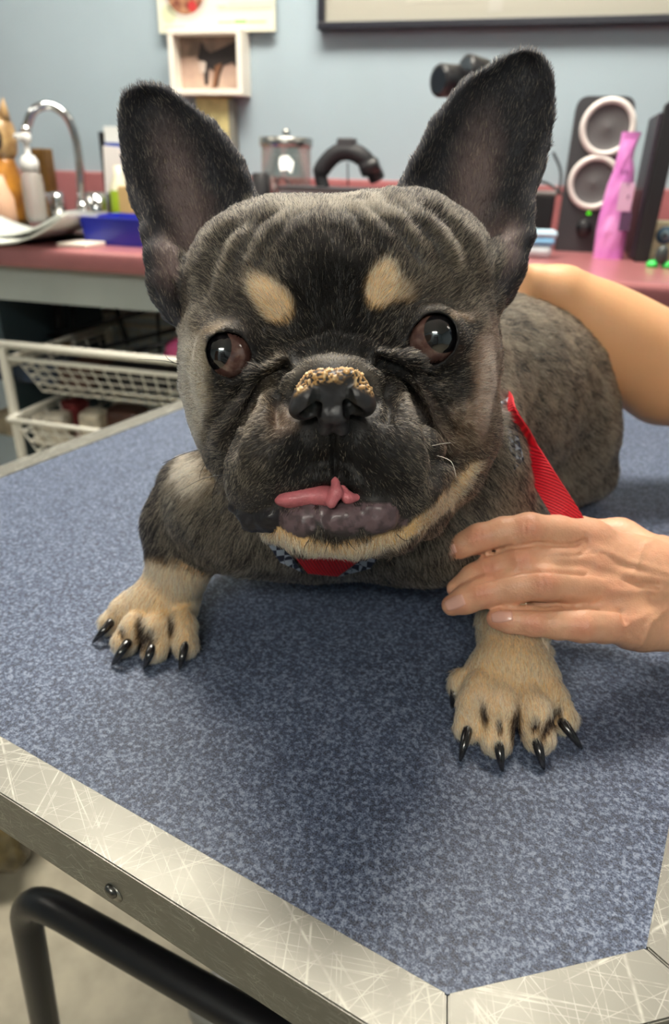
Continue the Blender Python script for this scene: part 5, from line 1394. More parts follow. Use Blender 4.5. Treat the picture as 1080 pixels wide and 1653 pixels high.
# --- whiskers
M_wh = mat('whisker_dark', (24, 22, 22), 0.4); M_wl = mat('whisker_pale', (206, 200, 190), 0.4)
wh = [([(372, 733), (320, 726), (262, 748)], 0), ([(380, 765), (330, 772), (292, 792)], 0), ([(362, 755), (345, 790), (344, 826)], 0), ([(334, 745), (325, 760), (322, 774)], 0), ([(388, 782), (372, 795), (358, 808)], 0),
      ([(290, 588), (262, 582), (222, 580)], 0), ([(282, 586), (272, 580), (266, 572)], 0), ([(704, 735), (728, 745), (737, 772)], 1), ([(696, 720), (715, 716), (727, 715)], 1), ([(772, 722), (790, 738), (800, 746)], 0),
      ([(440, 600), (425, 592), (412, 598)], 0), ([(536, 868), (528, 882), (524, 894)], 0), ([(560, 866), (566, 880), (576, 890)], 0), ([(500, 870), (492, 882), (490, 892)], 0), ([(640, 862), (652, 872), (662, 872)], 0), ([(750, 742), (757, 752), (752, 760)], 0)]
for pts, pale in wh:
    d0 = front(*pts[0], default=0.38); q = []
    for i, (x, y) in enumerate(pts): q.append(tuple(CW(PC(x, y, d0 + 0.001 - 0.006 * (i > 0) - 0.003 * i)[None])[0]))
    sp_l = spline(q, 6); n_ = len(sp_l); bm = bmesh.new(); tube(bm, sp_l, [0.00022 * (1 - 0.75 * i / n_) for i in range(n_)], 6); obj('whisker', bm, M_wl if pale else M_wh, dog, True)

# --- harness under the chin
def drape(nm, corners, nu, nv, off, mt, par, th=0.0012, dflt=0.42, dcap=None):
    """corners: 4 image points of a patch lying on the coat"""
    g = []; (a, b, c, d) = [np.array(p, float) for p in corners]
    for j in range(nv + 1):
        for i in range(nu + 1):
            u, v = i / nu, j / nv; p = (a * (1 - u) + b * u) * (1 - v) + (d * (1 - u) + c * u) * v
            g.append([p[0], p[1], front(p[0], p[1], dcap or 0.2, dflt)])
    g = np.array(g); Z = g[:, 2].reshape(nv + 1, nu + 1)
    for _ in range(6):
        Zp = np.pad(Z, 1, mode='edge'); Z = (Zp[:-2, 1:-1] + Zp[2:, 1:-1] + Zp[1:-1, :-2] + Zp[1:-1, 2:] + Z) / 5
    g[:, 2] = Z.ravel()
    P = np.array([PC(x, y, z - off) for x, y, z in g]); B_ = np.array([PC(x, y, z - off + th) for x, y, z in g]); n_ = len(P)
    Vv = list(CW(P)) + list(CW(B_)); f = []; w_ = nu + 1
    for j in range(nv):
        for i in range(nu):
            k = j * w_ + i; f.append((k, k + 1, k + 1 + w_, k + w_)); f.append((n_ + k, n_ + k + w_, n_ + k + 1 + w_, n_ + k + 1))
    for i in range(nu): f.append((i, n_ + i, n_ + i + 1, i + 1)); k = nv * w_ + i; f.append((k, k + 1, n_ + k + 1, n_ + k))
    for j in range(nv): k = j * w_; f.append((k, k + w_, n_ + k + w_, n_ + k)); k += nu; f.append((k, n_ + k, n_ + k + w_, k + w_))
    return obj(nm, (Vv, f), mt, par, True)
def weave(name, rgb, sc=900):
    M_, nt, bs = node_mat(name); tc = N(nt, 'ShaderNodeTexCoord')
    wv = N(nt, 'ShaderNodeTexWave', Scale=sc * 0.35, Distortion=0.6); wv.bands_direction = 'DIAGONAL'; nt.links.new(tc.outputs['Object'], wv.inputs['Vector'])
    bp = N(nt, 'ShaderNodeBump', Strength=0.5, Distance=0.0008); nt.links.new(wv.outputs['Fac'], bp.inputs['Height']); nt.links.new(bp.outputs[0], bs.inputs['Normal'])
    r = N(nt, 'ShaderNodeValToRGB'); e = r.color_ramp.elements; e[0].color = lin(*[int(c * .72) for c in rgb]); e[1].color = lin(*rgb); nt.links.new(wv.outputs['Fac'], r.inputs[0]); nt.links.new(r.outputs[0], bs.inputs['Base Color'])
    bs.inputs['Roughness'].default_value = 0.6; return M_
M_red = weave('red_webbing', (214, 22, 34)); M_leash = weave('red_leash_webbing', (236, 18, 44), 700)
M_plaid, nt, bs = node_mat('plaid_navy'); tc = N(nt, 'ShaderNodeTexCoord'); ck = N(nt, 'ShaderNodeTexChecker', Scale=230.0); nt.links.new(tc.outputs['Object'], ck.inputs['Vector'])
ck.inputs['Color1'].default_value = lin(28, 32, 50); ck.inputs['Color2'].default_value = lin(150, 158, 170); nt.links.new(ck.outputs['Color'], bs.inputs['Base Color']); bs.inputs['Roughness'].default_value = 0.8
hz = empty('harness'); hz.parent = dog; hz['label'] = 'red and navy plaid dog harness under the chin'
drape('chest_panel', [(452, 870), (615, 880), (545, 931), (497, 926)], 16, 8, 0.012, M_red, hz, 0.0016, 0.43, 0.362)
drape('plaid_trim', [(425, 868), (456, 880), (492, 926), (452, 908)], 8, 6, 0.0085, M_plaid, hz, 0.0016, 0.43, 0.362)
drape('plaid_trim', [(604, 886), (634, 870), (598, 918), (548, 931)], 8, 6, 0.0085, M_plaid, hz, 0.0016, 0.43, 0.362)
drape('side_strap', [(806, 650), (822, 640), (846, 742), (830, 760)], 4, 10, 0.004, M_plaid, hz, 0.0016, 0.50, 0.40)

# --- leash (a ribbon that twists and runs under the hand)
lz = empty('leash', tuple(float(v) for v in C2W(PC(915, 828, .45)[None])[0])); tag(lz, 'red ribbed nylon leash running from the harness behind the dog cheek down under the hand', 'leash')
LP = [(796, 618, .478, 3), (806, 640, .470, 5), (822, 670, .462, 8), (850, 722, .452, 12), (880, 775, .444, 16), (913, 828, .437, 20), (935, 865, .437, 20), (960, 900, .438, 18)]
Pc = [PC(x, y, min(d, front(x, y, 0.2, .48) - .003) if 1 < i < 5 else d) for i, (x, y, d, w_) in enumerate(LP)]; Vv = []; f = []
cc = spline([tuple(p) for p in Pc], 10); ww = np.interp(np.linspace(0, len(LP) - 1, len(cc)), range(len(LP)), [w_ for *_, w_ in LP])
tw = np.interp(np.linspace(0, 1, len(cc)), [0, .35, .7, 1], [1.25, 1.0, 0.35, 0.15])
LO = np.array(lz.location)
for i, c in enumerate(cc):
    c = np.array(c); t = np.array(cc[min(i + 1, len(cc) - 1)]) - np.array(cc[max(i - 1, 0)]); t /= np.linalg.norm(t)
    side = np.cross(t, [0, 0, 1.0]); side /= np.linalg.norm(side); dep = np.cross(side, t)
    hw = 0.0078; vis = min(1, ww[i] * c[2] / F_PX / hw); a_ = math.acos(vis); sv = side * math.cos(a_) + dep * math.sin(a_); nv = np.cross(sv, t); nv /= np.linalg.norm(nv)
    for s, q in ((-1, -1), (1, -1), (1, 1), (-1, 1)): Vv.append(C2W((c + sv * s * hw + nv * q * 0.0007)[None])[0] - LO)
for i in range(len(cc) - 1):
    for k in range(4): f.append((i * 4 + k, i * 4 + (k + 1) % 4, i * 4 + 4 + (k + 1) % 4, i * 4 + 4 + k))
f.append((0, 1, 2, 3)); n_ = (len(cc) - 1) * 4; f.append((n_ + 3, n_ + 2, n_ + 1, n_))
obj('strap', (Vv, f), M_leash, lz)

# ================================================================== the person holding the dog
def pt(w_): return W2C(np.array(w_, float))
HX = axis([(0.045, 0.0011), (0.225, 0.004), (0.32, 0.013), (1.16,)])
HY = axis([(-0.86, 0.013), (-0.105, 0.0011), (0.01, 0.0025), (0.26, 0.012), (0.93,)])
HZ = axis([(-0.06, 0.012), (0.36, 0.0011), (0.455, 0.0028), (0.72, 0.012), (1.02,)])
Hf = Field(HX, HY, HZ)
px_r = lambda r, d: r * d / F_PX
def HC(pts, k=0.004, lab=1, k2=None):
    Hf.chain([PC(x, y, d) for x, y, d, r in pts], [px_r(r, d) for x, y, d, r in pts], k, lab, k2=k2)
# left hand: joints seen in the photo (x, y, depth, radius px)
fing = {'index': [(722, 893, .414, 17), (746, 880, .408, 21), (773, 869, .405, 23), (812, 859, .402, 23.5), (854, 855, .399, 26.5), (900, 860, .403, 27), (950, 872, .408, 32)],
        'middle': [(738, 950, .413, 17), (765, 932, .408, 21), (792, 919, .405, 22), (843, 905, .398, 25.5), (895, 903, .399, 26), (962, 908, .404, 32)],
        'ring': [(730, 977, .404, 17.5), (752, 968, .400, 22), (780, 957, .397, 23.5), (830, 947, .393, 25), (878, 941, .390, 28), (925, 945, .394, 28), (985, 952, .400, 33)],
        'little': [(802, 999, .394, 17), (822, 1000, .391, 21), (858, 1003, .389, 23), (900, 1006, .388, 25), (940, 1008, .387, 28), (975, 1008, .390, 29), (1012, 1006, .396, 36)]}
for nm, p in fing.items(): HC(p, 0.0024, {'index': 2, 'middle': 3, 'ring': 4, 'little': 5}[nm], k2=0.0035)
# palm / metacarpals
W0 = (1125, 958, .425, 62)
for a in ((955, 876, .412, 33), (966, 910, .408, 33), (988, 952, .405, 34), (1014, 1008, .402, 32)):
    HC([a, ((a[0] + 1110) / 2, (a[1] * 1.2 + 955) / 2.2, .414, 38), (1110, 950, .425, 48)], 0.009, 1)
HC([(1010, 930, .418, 50), (1085, 948, .425, 58), W0], 0.014, 1)
HC([(1040, 1018, .406, 32), (1110, 1010, .42, 42)], 0.012, 1)
HC([(1020, 1000, .402, 34), (1000, 975, .400, 30), (930, 975, .402, 24), (870, 978, .404, 20)], 0.006, 1)
# thumb, tucked under the palm against the dog
HC([(1060, 900, .435, 34), (1000, 870, .452, 30), (930, 862, .462, 26), (880, 866, .462, 20)], 0.008, 6)
wristL = PC(*W0[:3])
shL, elL = pt((0.74, 0.22, 1.30)), pt((0.60, 0.30, 1.00))
shR, elR = pt((0.80, 0.66, 1.30)), pt((0.52, 0.66, 0.93))
Hf.chain([wristL, wristL * .7 + elL * .3, elL], [0.024, 0.034, 0.043], 0.02, 1)
Hf.chain([elL, shL], [0.043, 0.055], 0.02, 7)
# right hand and forearm behind the dog
HC([(862, 462, .635, 33), (905, 480, .640, 42), (960, 520, .650, 58), (1010, 558, .658, 70), (1080, 600, .665, 79)], 0.02, 1)
aR = PC(1080, 600, .665)
Hf.chain([aR, elR], [px_r(79, .665), 0.045], 0.02, 1); Hf.chain([elR, shR], [0.045, 0.056], 0.02, 7)
for k_, (x, y) in enumerate([(770, 452), (766, 470), (772, 490), (786, 508)]):
    HC([(x, y, .600 - .004 * k_, 14), (x + 30, y - 4, .612, 15), (850, 458 + 7 * k_, .632, 18)], 0.006, 6)
HC([(800, 430, .62, 14), (835, 444, .628, 17), (868, 456, .636, 22)], 0.006, 6)
# torso, neck, head outside the frame
hip, chest_, nk, hd_ = pt((0.88, 0.44, 0.90)), pt((0.84, 0.44, 1.22)), pt((0.78, 0.43, 1.42)), pt((0.72, 0.42, 1.54))
yv = BASIS @ np.array([0, 1.0, 0])
for s_ in (-1, 1): Hf.chain([hip + yv * .07 * s_, chest_ + yv * .09 * s_], [0.115, 0.115], 0.05, 7)
Hf.chain([chest_ + yv * .16, chest_ - yv * .16], [0.085, 0.085], 0.05, 7)
Hf.chain([chest_ + yv * .17, shR], [0.07, 0.06], 0.04, 7); Hf.chain([chest_ - yv * .17, shL], [0.07, 0.06], 0.04, 7)
Hf.chain([chest_, nk], [0.075, 0.058], 0.03, 7); Hf.chain([nk, hd_], [0.054, 0.06], 0.02, 1)
Hf.ell(hd_ + BASIS @ np.array([0, 0, .06]), (.082, .10, .088), .03, 1, R=BASIS.T @ np.diag([1, 1, 1]) if False else BASIS.T)
Hf.ell(hd_ + BASIS @ np.array([-.035, 0, .01]), (.06, .055, .07), .02, 1, R=BASIS.T)
Hf.ell(hd_ + BASIS @ np.array([-.098, 0, .035]), (.018, .012, .022), .012, 1, R=BASIS.T)
for s_ in (-1, 1): Hf.ell(hd_ + BASIS @ np.array([.0, .082 * s_, .04]), (.018, .010, .030), .006, 1, R=BASIS.T)
for s_ in (-1, 1): Hf.chain([hip + yv * .08 * s_, pt((0.90, 0.44 + .10 * s_, 0.50)), pt((0.93, 0.44 + .11 * s_, 0.09))], [0.10, 0.072, 0.05], 0.04, 7); Hf.chain([pt((0.94, 0.44 + .11 * s_, 0.05)), pt((0.76, 0.44 + .12 * s_, 0.04))], [0.045, 0.035], 0.03, 7)
pV, pQ, pl2 = Hf.mesh(); pV, pQ, pl2 = keep_main(pV, pQ, pl2); del Hf
pV = smooth(pV, pQ, 2, .5)
hx, hy = pxy(pV); pn = normals(pV, pQ)
near = (pV[:, 2] < .47) & (hx > 690) & (hx < 1150) & (hy > 800) & (hy < 1100)
dsp = np.zeros(len(pV)); red = np.zeros(len(pV))
def crease(x, y, ang, L, w_, dep):
    c, s = math.cos(math.radians(ang)), math.sin(math.radians(ang)); u = (hx - x) * c + (hy - y) * s; v = -(hx - x) * s + (hy - y) * c
    return -dep * np.exp(-(v / w_) ** 2) * sst((1 - np.abs(u) / L) * 2)
for (x, y, a) in ((773, 868, 78), (854, 852, 88), (790, 920, 70), (843, 902, 80), (778, 957, 76), (880, 938, 86), (862, 1007, 88), (940, 1014, 92)):
    for k_ in (-5, 0, 5): dsp += crease(x + k_, y, a, 18, 1.6, 0.00065)
    dsp += 0.0007 * blob(hx, hy, x, y, 16, 13, soft=.8); red = np.maximum(red, blob(hx, hy, x, y, 17, 15, soft=.8))
# tendons, veins and the folds of skin at the knuckles
for pts, w_, hgt in (([(955, 880), (1010, 905), (1080, 925)], 7, .0007), ([(965, 912), (1020, 928), (1090, 940)], 7, .0008), ([(990, 955), (1040, 955), (1100, 955)], 7, .0008), ([(1015, 1005), (1060, 985), (1110, 970)], 7, .0006),
                     ([(1075, 985), (1050, 1005), (1035, 1040)], 5, .0008), ([(1080, 860), (1040, 880), (1020, 930), (1060, 960)], 4, .0005),
                     ([(975, 893), (1005, 912), (1040, 921)], 4, -.0009), ([(1010, 935), (1030, 942), (1060, 945)], 5, -.0016), ([(944, 862), (950, 885), (935, 896)], 3, -.0008), ([(880, 898), (930, 897), (960, 893)], 3, -.0005),
                     ([(905, 922), (950, 926), (975, 932)], 3, -.0006), ([(745, 908), (775, 898), (820, 884), (870, 878), (925, 880), (945, 872)], 3, -.0022), ([(765, 941), (800, 932), (840, 922), (890, 922), (945, 926)], 3, -.0018), ([(810, 980), (880, 981), (950, 978), (1004, 986), (1010, 1004)], 3.5, -.0020), ([(1012, 1020), (1030, 1035), (1020, 1052)], 5, -.0006)):
    d_, t_q, _ = polyline_dist(hx, hy, pts); dsp += hgt * np.exp(-(d_ / w_) ** 2)
for (x, y) in ((955, 874), (966, 908), (990, 952), (1014, 1006)): red = np.maximum(red, .5 * blob(hx, hy, x, y, 24, 18, soft=.8))
dsp = np.where(near & (pn[:, 2] < 0), dsp, 0)
dsp += vnoise(pV, 500, 3) * 0.00010 * near
pV = pV + pn * dsp[:, None]
for tx, ty in ((725, 893), (735, 975), (806, 1000)): red = np.maximum(red, .8 * blob(hx, hy, tx, ty, 22, 16, soft=.6))
SK = linv([216, 164, 132]); sc = np.tile(SK, (len(pV), 1)) * (1 + .07 * vnoise(pV, 110, 1) + .05 * vnoise(pV, 420, 5))[:, None]
sc = mixc(sc, linv([206, 118, 92]), red * .45 * near); sc = mixc(sc, linv([222, 170, 122]), (pV[:, 2] > .55) * 0.85)
M_skin, nt, bs = node_mat('skin'); a = N(nt, 'ShaderNodeAttribute', attribute_name='coat'); nt.links.new(a.outputs['Color'], bs.inputs['Base Color'])
bs.inputs['Roughness'].default_value = 0.46; bs.inputs['Subsurface Weight'].default_value = 0.25; bs.inputs['Subsurface Radius'].default_value = (1.0, 0.35, 0.2); bs.inputs['Subsurface Scale'].default_value = 0.004
tc = N(nt, 'ShaderNodeTexCoord'); vo = N(nt, 'ShaderNodeTexVoronoi', Scale=900.0); nt.links.new(tc.outputs['Object'], vo.inputs['Vector']); no = N(nt, 'ShaderNodeTexNoise', Scale=260.0, Detail=4.0); nt.links.new(tc.outputs['Object'], no.inputs['Vector'])
ad = N(nt, 'ShaderNodeMath', operation='ADD'); nt.links.new(vo.outputs['Distance'], ad.inputs[0]); nt.links.new(no.outputs['Fac'], ad.inputs[1])
bp = N(nt, 'ShaderNodeBump', Strength=0.25, Distance=0.0006); nt.links.new(ad.outputs[0], bp.inputs['Height']); nt.links.new(bp.outputs[0], bs.inputs['Normal'])
person = empty('person', (0.92, 0.44, 0.0)); tag(person, 'person at the right side of the table holding the dog with both bare hands', 'person')
PB = np.array(person.location)
fast_mesh('body', C2W(pV) - PB, pQ, M_skin, person, np.clip(sc, 0, 1))
# clothes: a shell just off the skin
M_scrub = mat('scrub_navy', (40, 52, 84), 0.8, bump=0.15, bscale=300)
def shell(nm, mask, off, mt):
    ok = mask[pQ].all(1); used_ = np.zeros(len(pV), bool); used_[pQ[ok].ravel()] = True; mp = np.cumsum(used_) - 1
    fast_mesh(nm, (C2W(pV + pn * off) - PB)[used_], mp[pQ[ok]], mt, person)
pw_ = C2W(pV)
shell('scrub_top', (pl2 == 7) & (pw_[:, 2] > 0.84), 0.008, M_scrub); shell('trousers', (pl2 == 7) & (pw_[:, 2] <= 0.86) & (pw_[:, 2] > 0.09), 0.006, mat('trouser_navy', (34, 42, 66), 0.8))
shell('shoe', (pl2 == 7) & (pw_[:, 2] <= 0.10), 0.006, mat('shoe_black', (26, 26, 28), 0.5))
shell('hair', (pl2 != 7) & (pw_[:, 2] > 1.50) & ((pw_[:, 0] > 0.71) | (pw_[:, 2] > 1.655)), 0.010, mat('hair_dark', (46, 34, 28), 0.6, bump=0.4, bscale=120))
HB = np.array([0.72, 0.42, 1.54])
for s_ in (-1, 1):
    bm = bmesh.new(); bmesh.ops.create_uvsphere(bm, u_segments=20, v_segments=14, radius=0.0125); obj('eye', bm, mat('eye_brown', (60, 40, 30), 0.15, coat=0.6), person, True, loc=tuple(HB + [-.078, .032 * s_, .062] - PB))
    bm = bmesh.new(); tube(bm, [tuple(HB + [-.090, (.015 + .035 * q) * s_, .083 + .003 * math.sin(q * PI)] - PB) for q in np.linspace(0, 1, 8)], 0.0035, 8); obj('eyebrow', bm, mat('hair_dark', (46, 34, 28), 0.6), person, True)
bm = bmesh.new(); tube(bm, [tuple(HB + [-.092 + .012 * q * q, .026 * q, -.008] - PB) for q in np.linspace(-1, 1, 12)], [0.002, .004, .005, .0055, .006, .006, .006, .006, .0055, .005, .004, .002], 10); obj('lips', bm, mat('lip_pink', (176, 104, 96), 0.4), person, True)
# finger nails
pb = BVHTree.FromPolygons([tuple(v) for v in pV], [tuple(int(i) for i in q) for q in pQ], all_triangles=False)
def nail(cx, cy_, L, Wd, ang):
    c, s = math.cos(math.radians(ang)), math.sin(math.radians(ang)); g = []; nu, nv = 10, 8
    for j in range(nv + 1):
        for i in range(nu + 1):
            u, v = 2 * i / nu - 1, 2 * j / nv - 1
            w_ = Wd * (1 - 0.35 * max(0, u) ** 2.5) * (1 - .22 * max(0, -u) ** 3); x = cx + c * u * L - s * v * w_; y = cy_ + s * u * L + c * v * w_
            d = Vector(((x - 540) / F_PX, (826.5 - y) / F_PX, 1.0)); h = pb.ray_cast(d * .2, d.normalized()); zc2 = h[0][2] if h[0] is not None else None
            g.append([x, y, zc2])
    zs_ = [q[2] for q in g if q[2] is not None and q[2] < .46]; zm = max(zs_)
    P = np.array([PC(x, y, (z if (z is not None and z < .46) else zm)) for x, y, z in g]); off = np.array([-0.0, 0, -1.0])
    A_ = C2W(P + off * .00055) - PB; B_ = C2W(P + off * -.0006) - PB; n_ = len(P); w2 = nu + 1; f = []
    for j in range(nv):
        for i in range(nu): k = j * w2 + i; f.append((k, k + 1, k + 1 + w2, k + w2)); f.append((n_ + k, n_ + k + w2, n_ + k + 1 + w2, n_ + k + 1))
    for i in range(nu): f.append((i, n_ + i, n_ + i + 1, i + 1)); k = nv * w2 + i; f.append((k, k + 1, n_ + k + 1, n_ + k))
    for j in range(nv): k = j * w2; f.append((k, k + w2, n_ + k + w2, n_ + k)); k += nu; f.append((k, n_ + k, n_ + k + w2, k + w2))
    obj('fingernail', (list(A_) + list(B_), f), mat('nail_pink', (224, 172, 154), 0.22, coat=0.4), person, True)
nail(722, 889, 14, 8.5, 162); nail(734, 973, 16, 10.5, 158); nail(810, 995, 17, 9.5, 172)

# ================================================================== short coat of the dog: one hair object
rng = np.random.default_rng(7)
T3 = np.concatenate([Q[:, [0, 1, 2]], Q[:, [0, 2, 3]]])
cr_ = np.cross(V[T3[:, 1]] - V[T3[:, 0]], V[T3[:, 2]] - V[T3[:, 0]]); area = np.linalg.norm(cr_, axis=1) / 2; fn = cr_ / (2 * area[:, None] + 1e-15)
cen_ = V[T3].mean(1); view = cen_ / np.linalg.norm(cen_, axis=1, keepdims=True); facing = -(fn * view).sum(1)
tl_ = lab[T3[:, 0]]; tpx, tpy = pxy(cen_)
dens = np.full(len(T3), 3.0e6)                                  # strands per square metre
dens[np.isin(tl_, (6, 10))] = 1.5e6; dens[np.isin(tl_, (5,))] = 2.0e6
dens[tl_ == 11] *= 0.5
dens[facing < -0.15] *= 0.12
dens[(tl_ == 9)] = 0
eye_d = np.min([np.linalg.norm(cen_ - e['C'], axis=1) - e['R'] for e in EYES.values()], 0)
dens[eye_d < 0.0008] = 0
dens[(tpx > 480) & (tpx < 596) & (tpy > 598) & (tpy < 690) & (cen_[:, 2] < .33)] = 0
pinkw = np.where(np.isin(tl_, (3, 4)) & (facing > .3), np.maximum(blob(tpx, tpy, 298, 350, 26, 110, -14, soft=.4), blob(tpx, tpy, 768, 320, 28, 100, 8, soft=.4)), 0)
dens *= 1 - 0.72 * pinkw
cnt = rng.poisson(area * dens * FUR if 'FUR' in globals() else area * dens)
ti = np.repeat(np.arange(len(T3)), cnt); n = len(ti); print('strands', n)
r1, r2 = rng.random(n), rng.random(n); s = np.sqrt(r1); b0, b1, b2c = 1 - s, s * (1 - r2), s * r2
tri = T3[ti]; R0 = V[tri[:, 0]] * b0[:, None] + V[tri[:, 1]] * b1[:, None] + V[tri[:, 2]] * b2c[:, None]
Nn = NV[tri[:, 0]] * b0[:, None] + NV[tri[:, 1]] * b1[:, None] + NV[tri[:, 2]] * b2c[:, None]; Nn /= np.linalg.norm(Nn, axis=1, keepdims=True)
# growth direction on the mesh, then smoothed
flow = np.zeros_like(V); hc_ = PC(537, 632, .312)
hd = np.isin(lab, (1, 2, 9)); flow[hd] = V[hd] - hc_
def unit(a): return a / (np.linalg.norm(a, axis=-1, keepdims=True) + 1e-12)
flow = unit(flow)
eL = lab == 3; flow[eL] = unit(PC(225, 150, .40) - PC(330, 470, .40)) + 0.004 * np.stack([px[eL] - (330 + (225 - 330) * np.clip((470 - py[eL]) / 320, 0, 1)), 0 * px[eL], 0 * px[eL]], 1)
eR = lab == 4; flow[eR] = unit(PC(855, 90, .40) - PC(760, 470, .40)) + 0.004 * np.stack([px[eR] - (760 + (855 - 760) * np.clip((470 - py[eR]) / 380, 0, 1)), 0 * px[eR], 0 * px[eR]], 1)
e11 = lab == 11; flow[e11] = [0, 1, 0]
nk_ = lab == 5; flow[nk_] = unit(V[nk_] - PC(550, 640, .40)) + [0, -0.7, 0.1]
ts_ = np.isin(lab, (6, 10)); flow[ts_] = unit(PC(900, 640, .72) - PC(600, 640, .46)) + [0, -0.6, 0]
for l, (a, b) in {7: (PC(290, 780, .46), TC(280, 930, .02)), 8: (PC(850, 850, .46), TC(822, 1060, .02)), 12: (TC(285, 900, .05), TC(230, 1040, .008)), 13: (TC(822, 1010, .03), TC(835, 1190, .008))}.items():
    flow[lab == l] = unit(b - a)
flow = smooth(flow, Q, 10, 0.6)
flow = flow - NV * (flow * NV).sum(1, keepdims=True); flow = unit(flow)
Fl = flow[tri[:, 0]] * b0[:, None] + flow[tri[:, 1]] * b1[:, None] + flow[tri[:, 2]] * b2c[:, None]
sw = vnoise(R0, 160, 11) * 0.35 + rng.normal(0, 0.16, n); Bn = np.cross(Nn, Fl); Fl = unit(Fl + Bn * sw[:, None])
rl = lab[tri[:, 0]]; rx_, ry_ = pxy(R0)
Lm = np.select([rl == 2, rl == 1, np.isin(rl, (3, 4)), rl == 11, rl == 5, np.isin(rl, (6, 10)), np.isin(rl, (7, 8)), np.isin(rl, (12, 13))], [3.4, 5.0, 4.2, 3.0, 9.0, 9.0, 7.5, 5.2], 4.0) * 1e-3
ed = np.min([np.linalg.norm(R0 - e['C'], axis=1) - e['R'] for e in EYES.values()], 0)
Lm *= np.clip(0.25 + (ed - .002) / .010, 0.25, 1)
nd = np.hypot((rx_ - 537) / 1.2, ry_ - 640); Lm *= np.where((nd < 95) & np.isin(rl, (1, 2)), np.clip(.3 + (nd - 45) / 70, .3, 1), 1)
mouth = polyline_dist(rx_, ry_, [(400, 815), (460, 800), (530, 786), (600, 806), (660, 845)])[0]; Lm *= np.where(np.isin(rl, (1, 2)) & (ry_ > 740) & (mouth < 40), np.clip(.35 + mouth / 60, 0, 1), 1)
for cp_ in ([(600, 568), (632, 590), (660, 620), (680, 655), (697, 700), (706, 745), (704, 790)], [(474, 580), (448, 598), (418, 630), (395, 665), (378, 705), (368, 745)], [(640, 585), (680, 612), (712, 655), (730, 690)], [(537, 690), (541, 776)]):
    dq = polyline_dist(rx_, ry_, cp_)[0]; Lm *= np.where(np.isin(rl, (1, 2)) & (R0[:, 2] < .42), np.clip(.35 + dq / 28, 0, 1), 1)
Lm *= rng.uniform(0.65, 1.2, n)
ang = np.select([np.isin(rl, (3, 4, 11)), np.isin(rl, (12, 13))], [0.30, 0.24], 0.30) + rng.normal(0, .09, n)
ca, sa = np.cos(ang)[:, None], np.sin(ang)[:, None]; Lc = Lm[:, None]
K = 4; pts = np.empty((n, K, 3), np.float32)
jit = rng.normal(0, .05, (n, 3))
for j in range(K):
    t = j / (K - 1)
    pts[:, j] = C2W(R0 - Nn * 0.0002 + Lc * (Fl * ca * t + Nn * sa * (t - .55 * t * t) * 1.25 + jit * t * t)) - DB
print('hair pts')
hcv = bpy.data.hair_curves.new('fur')
hcv.add_curves([K] * n)
hcv.points.foreach_get if False else None
hcv.attributes['position'].data.foreach_set('vector', pts.ravel())
ra = hcv.attributes.get('radius') or hcv.attributes.new('radius', 'FLOAT', 'POINT')
rad = np.array([0.085, 0.082, 0.066, 0.022]) * 1e-3
rv = rad[None, :] * rng.uniform(.75, 1.25, (n, 1)) * np.where(np.isin(rl, (6, 10)), 1.5, np.where(rl == 5, 1.25, 1.0))[:, None]
ra.data.foreach_set('value', rv.astype(np.float32).ravel())
hcol = cols[tri[:, 0]] * b0[:, None] + cols[tri[:, 1]] * b1[:, None] + cols[tri[:, 2]] * b2c[:, None]
lum = hcol.mean(1)
lt_ = sst((lum - .10) / .2)[:, None]; hcol = hcol * (1 - lt_) + lt_ * hcol ** 0.32; hcol = hcol * np.clip(rng.normal(1, .30, (n, 1)), .35, 1.9)
# banded pale hairs mixed into the dark coat
sil = np.select([np.isin(rl, (1, 2)), rl == 5, np.isin(rl, (6, 10)), np.isin(rl, (3, 4, 11))], [.30, .45, .62, .08], .2)
hm = np.isin(rl, (1, 2)) & (R0[:, 2] < .42)
for (x, y, a_, b_, r_, v_) in ((395, 410, 80, 85, 20, .5), (705, 400, 90, 85, -20, .55), (340, 520, 45, 90, 0, .4), (760, 520, 45, 100, 0, .4), (545, 335, 150, 30, 0, .9), (520, 370, 60, 40, 0, .5), (395, 730, 34, 70, 10, .26), (690, 715, 26, 70, -14, .3), (530, 580, 60, 14, 0, .4), (620, 600, 50, 20, 40, .3), (400, 650, 24, 70, 25, .3)):
    sil = np.maximum(sil, np.where(hm, v_ * blob(rx_, ry_, x, y, a_, b_, r_, soft=.6), 0))
for (x, y, a_, b_, r_, v_) in ((540, 500, 75, 110, 0, .92), (540, 740, 105, 70, 0, .8), (372, 575, 60, 55, 0, .8), (700, 555, 60, 55, 0, .8), (520, 420, 50, 70, 0, .7)):
    sil = sil * (1 - np.where(hm, v_ * blob(rx_, ry_, x, y, a_, b_, r_, soft=.5), 0))
sil = np.maximum(sil, np.where(hm, .5 * np.exp(-(polyline_dist(rx_, ry_, [(462, 630), (474, 603), (502, 584), (538, 577), (575, 584), (600, 606), (610, 630)])[0] / 8) ** 2), 0))
sil = sil * 1.15 * (1 + .55 * vnoise(R0, 110, 21))
grey = (rng.random(n) < sil) & (lum < .14); hcol[grey] = hcol[grey] * .6 + linv([182, 170, 150]) * rng.uniform(.45, 1.25, (int(grey.sum()), 1))
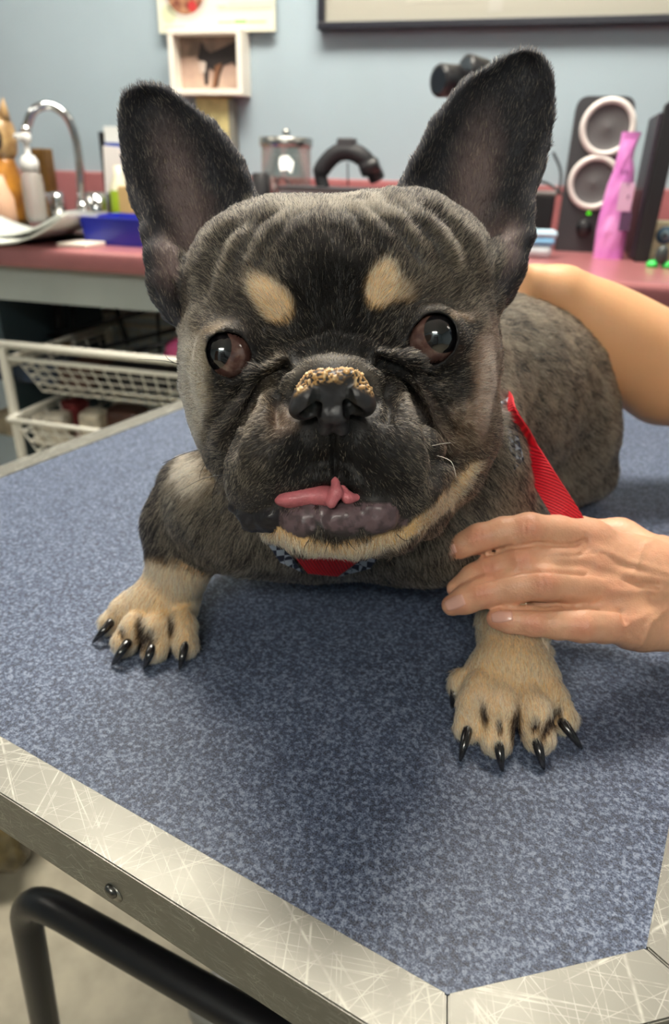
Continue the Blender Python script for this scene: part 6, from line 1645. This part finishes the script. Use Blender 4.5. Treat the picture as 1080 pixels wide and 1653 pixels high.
at_ = hcv.attributes.new('coat', 'FLOAT_COLOR', 'CURVE'); at_.data.foreach_set('color', np.concatenate([np.clip(hcol, 0, 1), np.ones((n, 1))], 1).astype(np.float32).ravel())
M_fur, nt, bs = node_mat('coat_hair'); nt.nodes.remove(bs)
out = [x for x in nt.nodes if x.type == 'OUTPUT_MATERIAL'][0]
a = N(nt, 'ShaderNodeAttribute', attribute_name='coat'); hi = N(nt, 'ShaderNodeHairInfo')
tp = N(nt, 'ShaderNodeMixRGB', blend_type='ADD'); tp.inputs[2].default_value = (0.008, 0.007, 0.006, 1)
mr = N(nt, 'ShaderNodeMapRange'); mr.inputs['From Min'].default_value = .3; nt.links.new(hi.outputs['Intercept'], mr.inputs['Value'])
nt.links.new(mr.outputs[0], tp.inputs[0]); nt.links.new(a.outputs['Color'], tp.inputs[1])
hb = N(nt, 'ShaderNodeBsdfHairPrincipled'); hb.parametrization = 'COLOR'; hb.model = 'CHIANG'
nt.links.new(tp.outputs[0], hb.inputs['Color']); hb.inputs['Roughness'].default_value = .38; hb.inputs['Radial Roughness'].default_value = .45; hb.inputs['Coat'].default_value = 0.0; hb.inputs['IOR'].default_value = 1.35
df = N(nt, 'ShaderNodeBsdfDiffuse'); tl = N(nt, 'ShaderNodeBsdfTranslucent'); m1 = N(nt, 'ShaderNodeMixShader'); m1.inputs[0].default_value = 0.42; m2 = N(nt, 'ShaderNodeMixShader'); m2.inputs[0].default_value = 0.40
for q in (df, tl): nt.links.new(tp.outputs[0], q.inputs['Color'])
nt.links.new(df.outputs[0], m1.inputs[1]); nt.links.new(tl.outputs[0], m1.inputs[2]); nt.links.new(hb.outputs[0], m2.inputs[1]); nt.links.new(m1.outputs[0], m2.inputs[2]); nt.links.new(m2.outputs[0], out.inputs['Surface'])
hcv.materials.append(M_fur)
fur = bpy.data.objects.new('fur', hcv); COL.objects.link(fur); fur.parent = dog; fur['kind'] = 'stuff'; fur['label'] = 'short dark coat with tan brows, cheeks and paws'
C.cycles_curves.shape = 'RIBBONS'
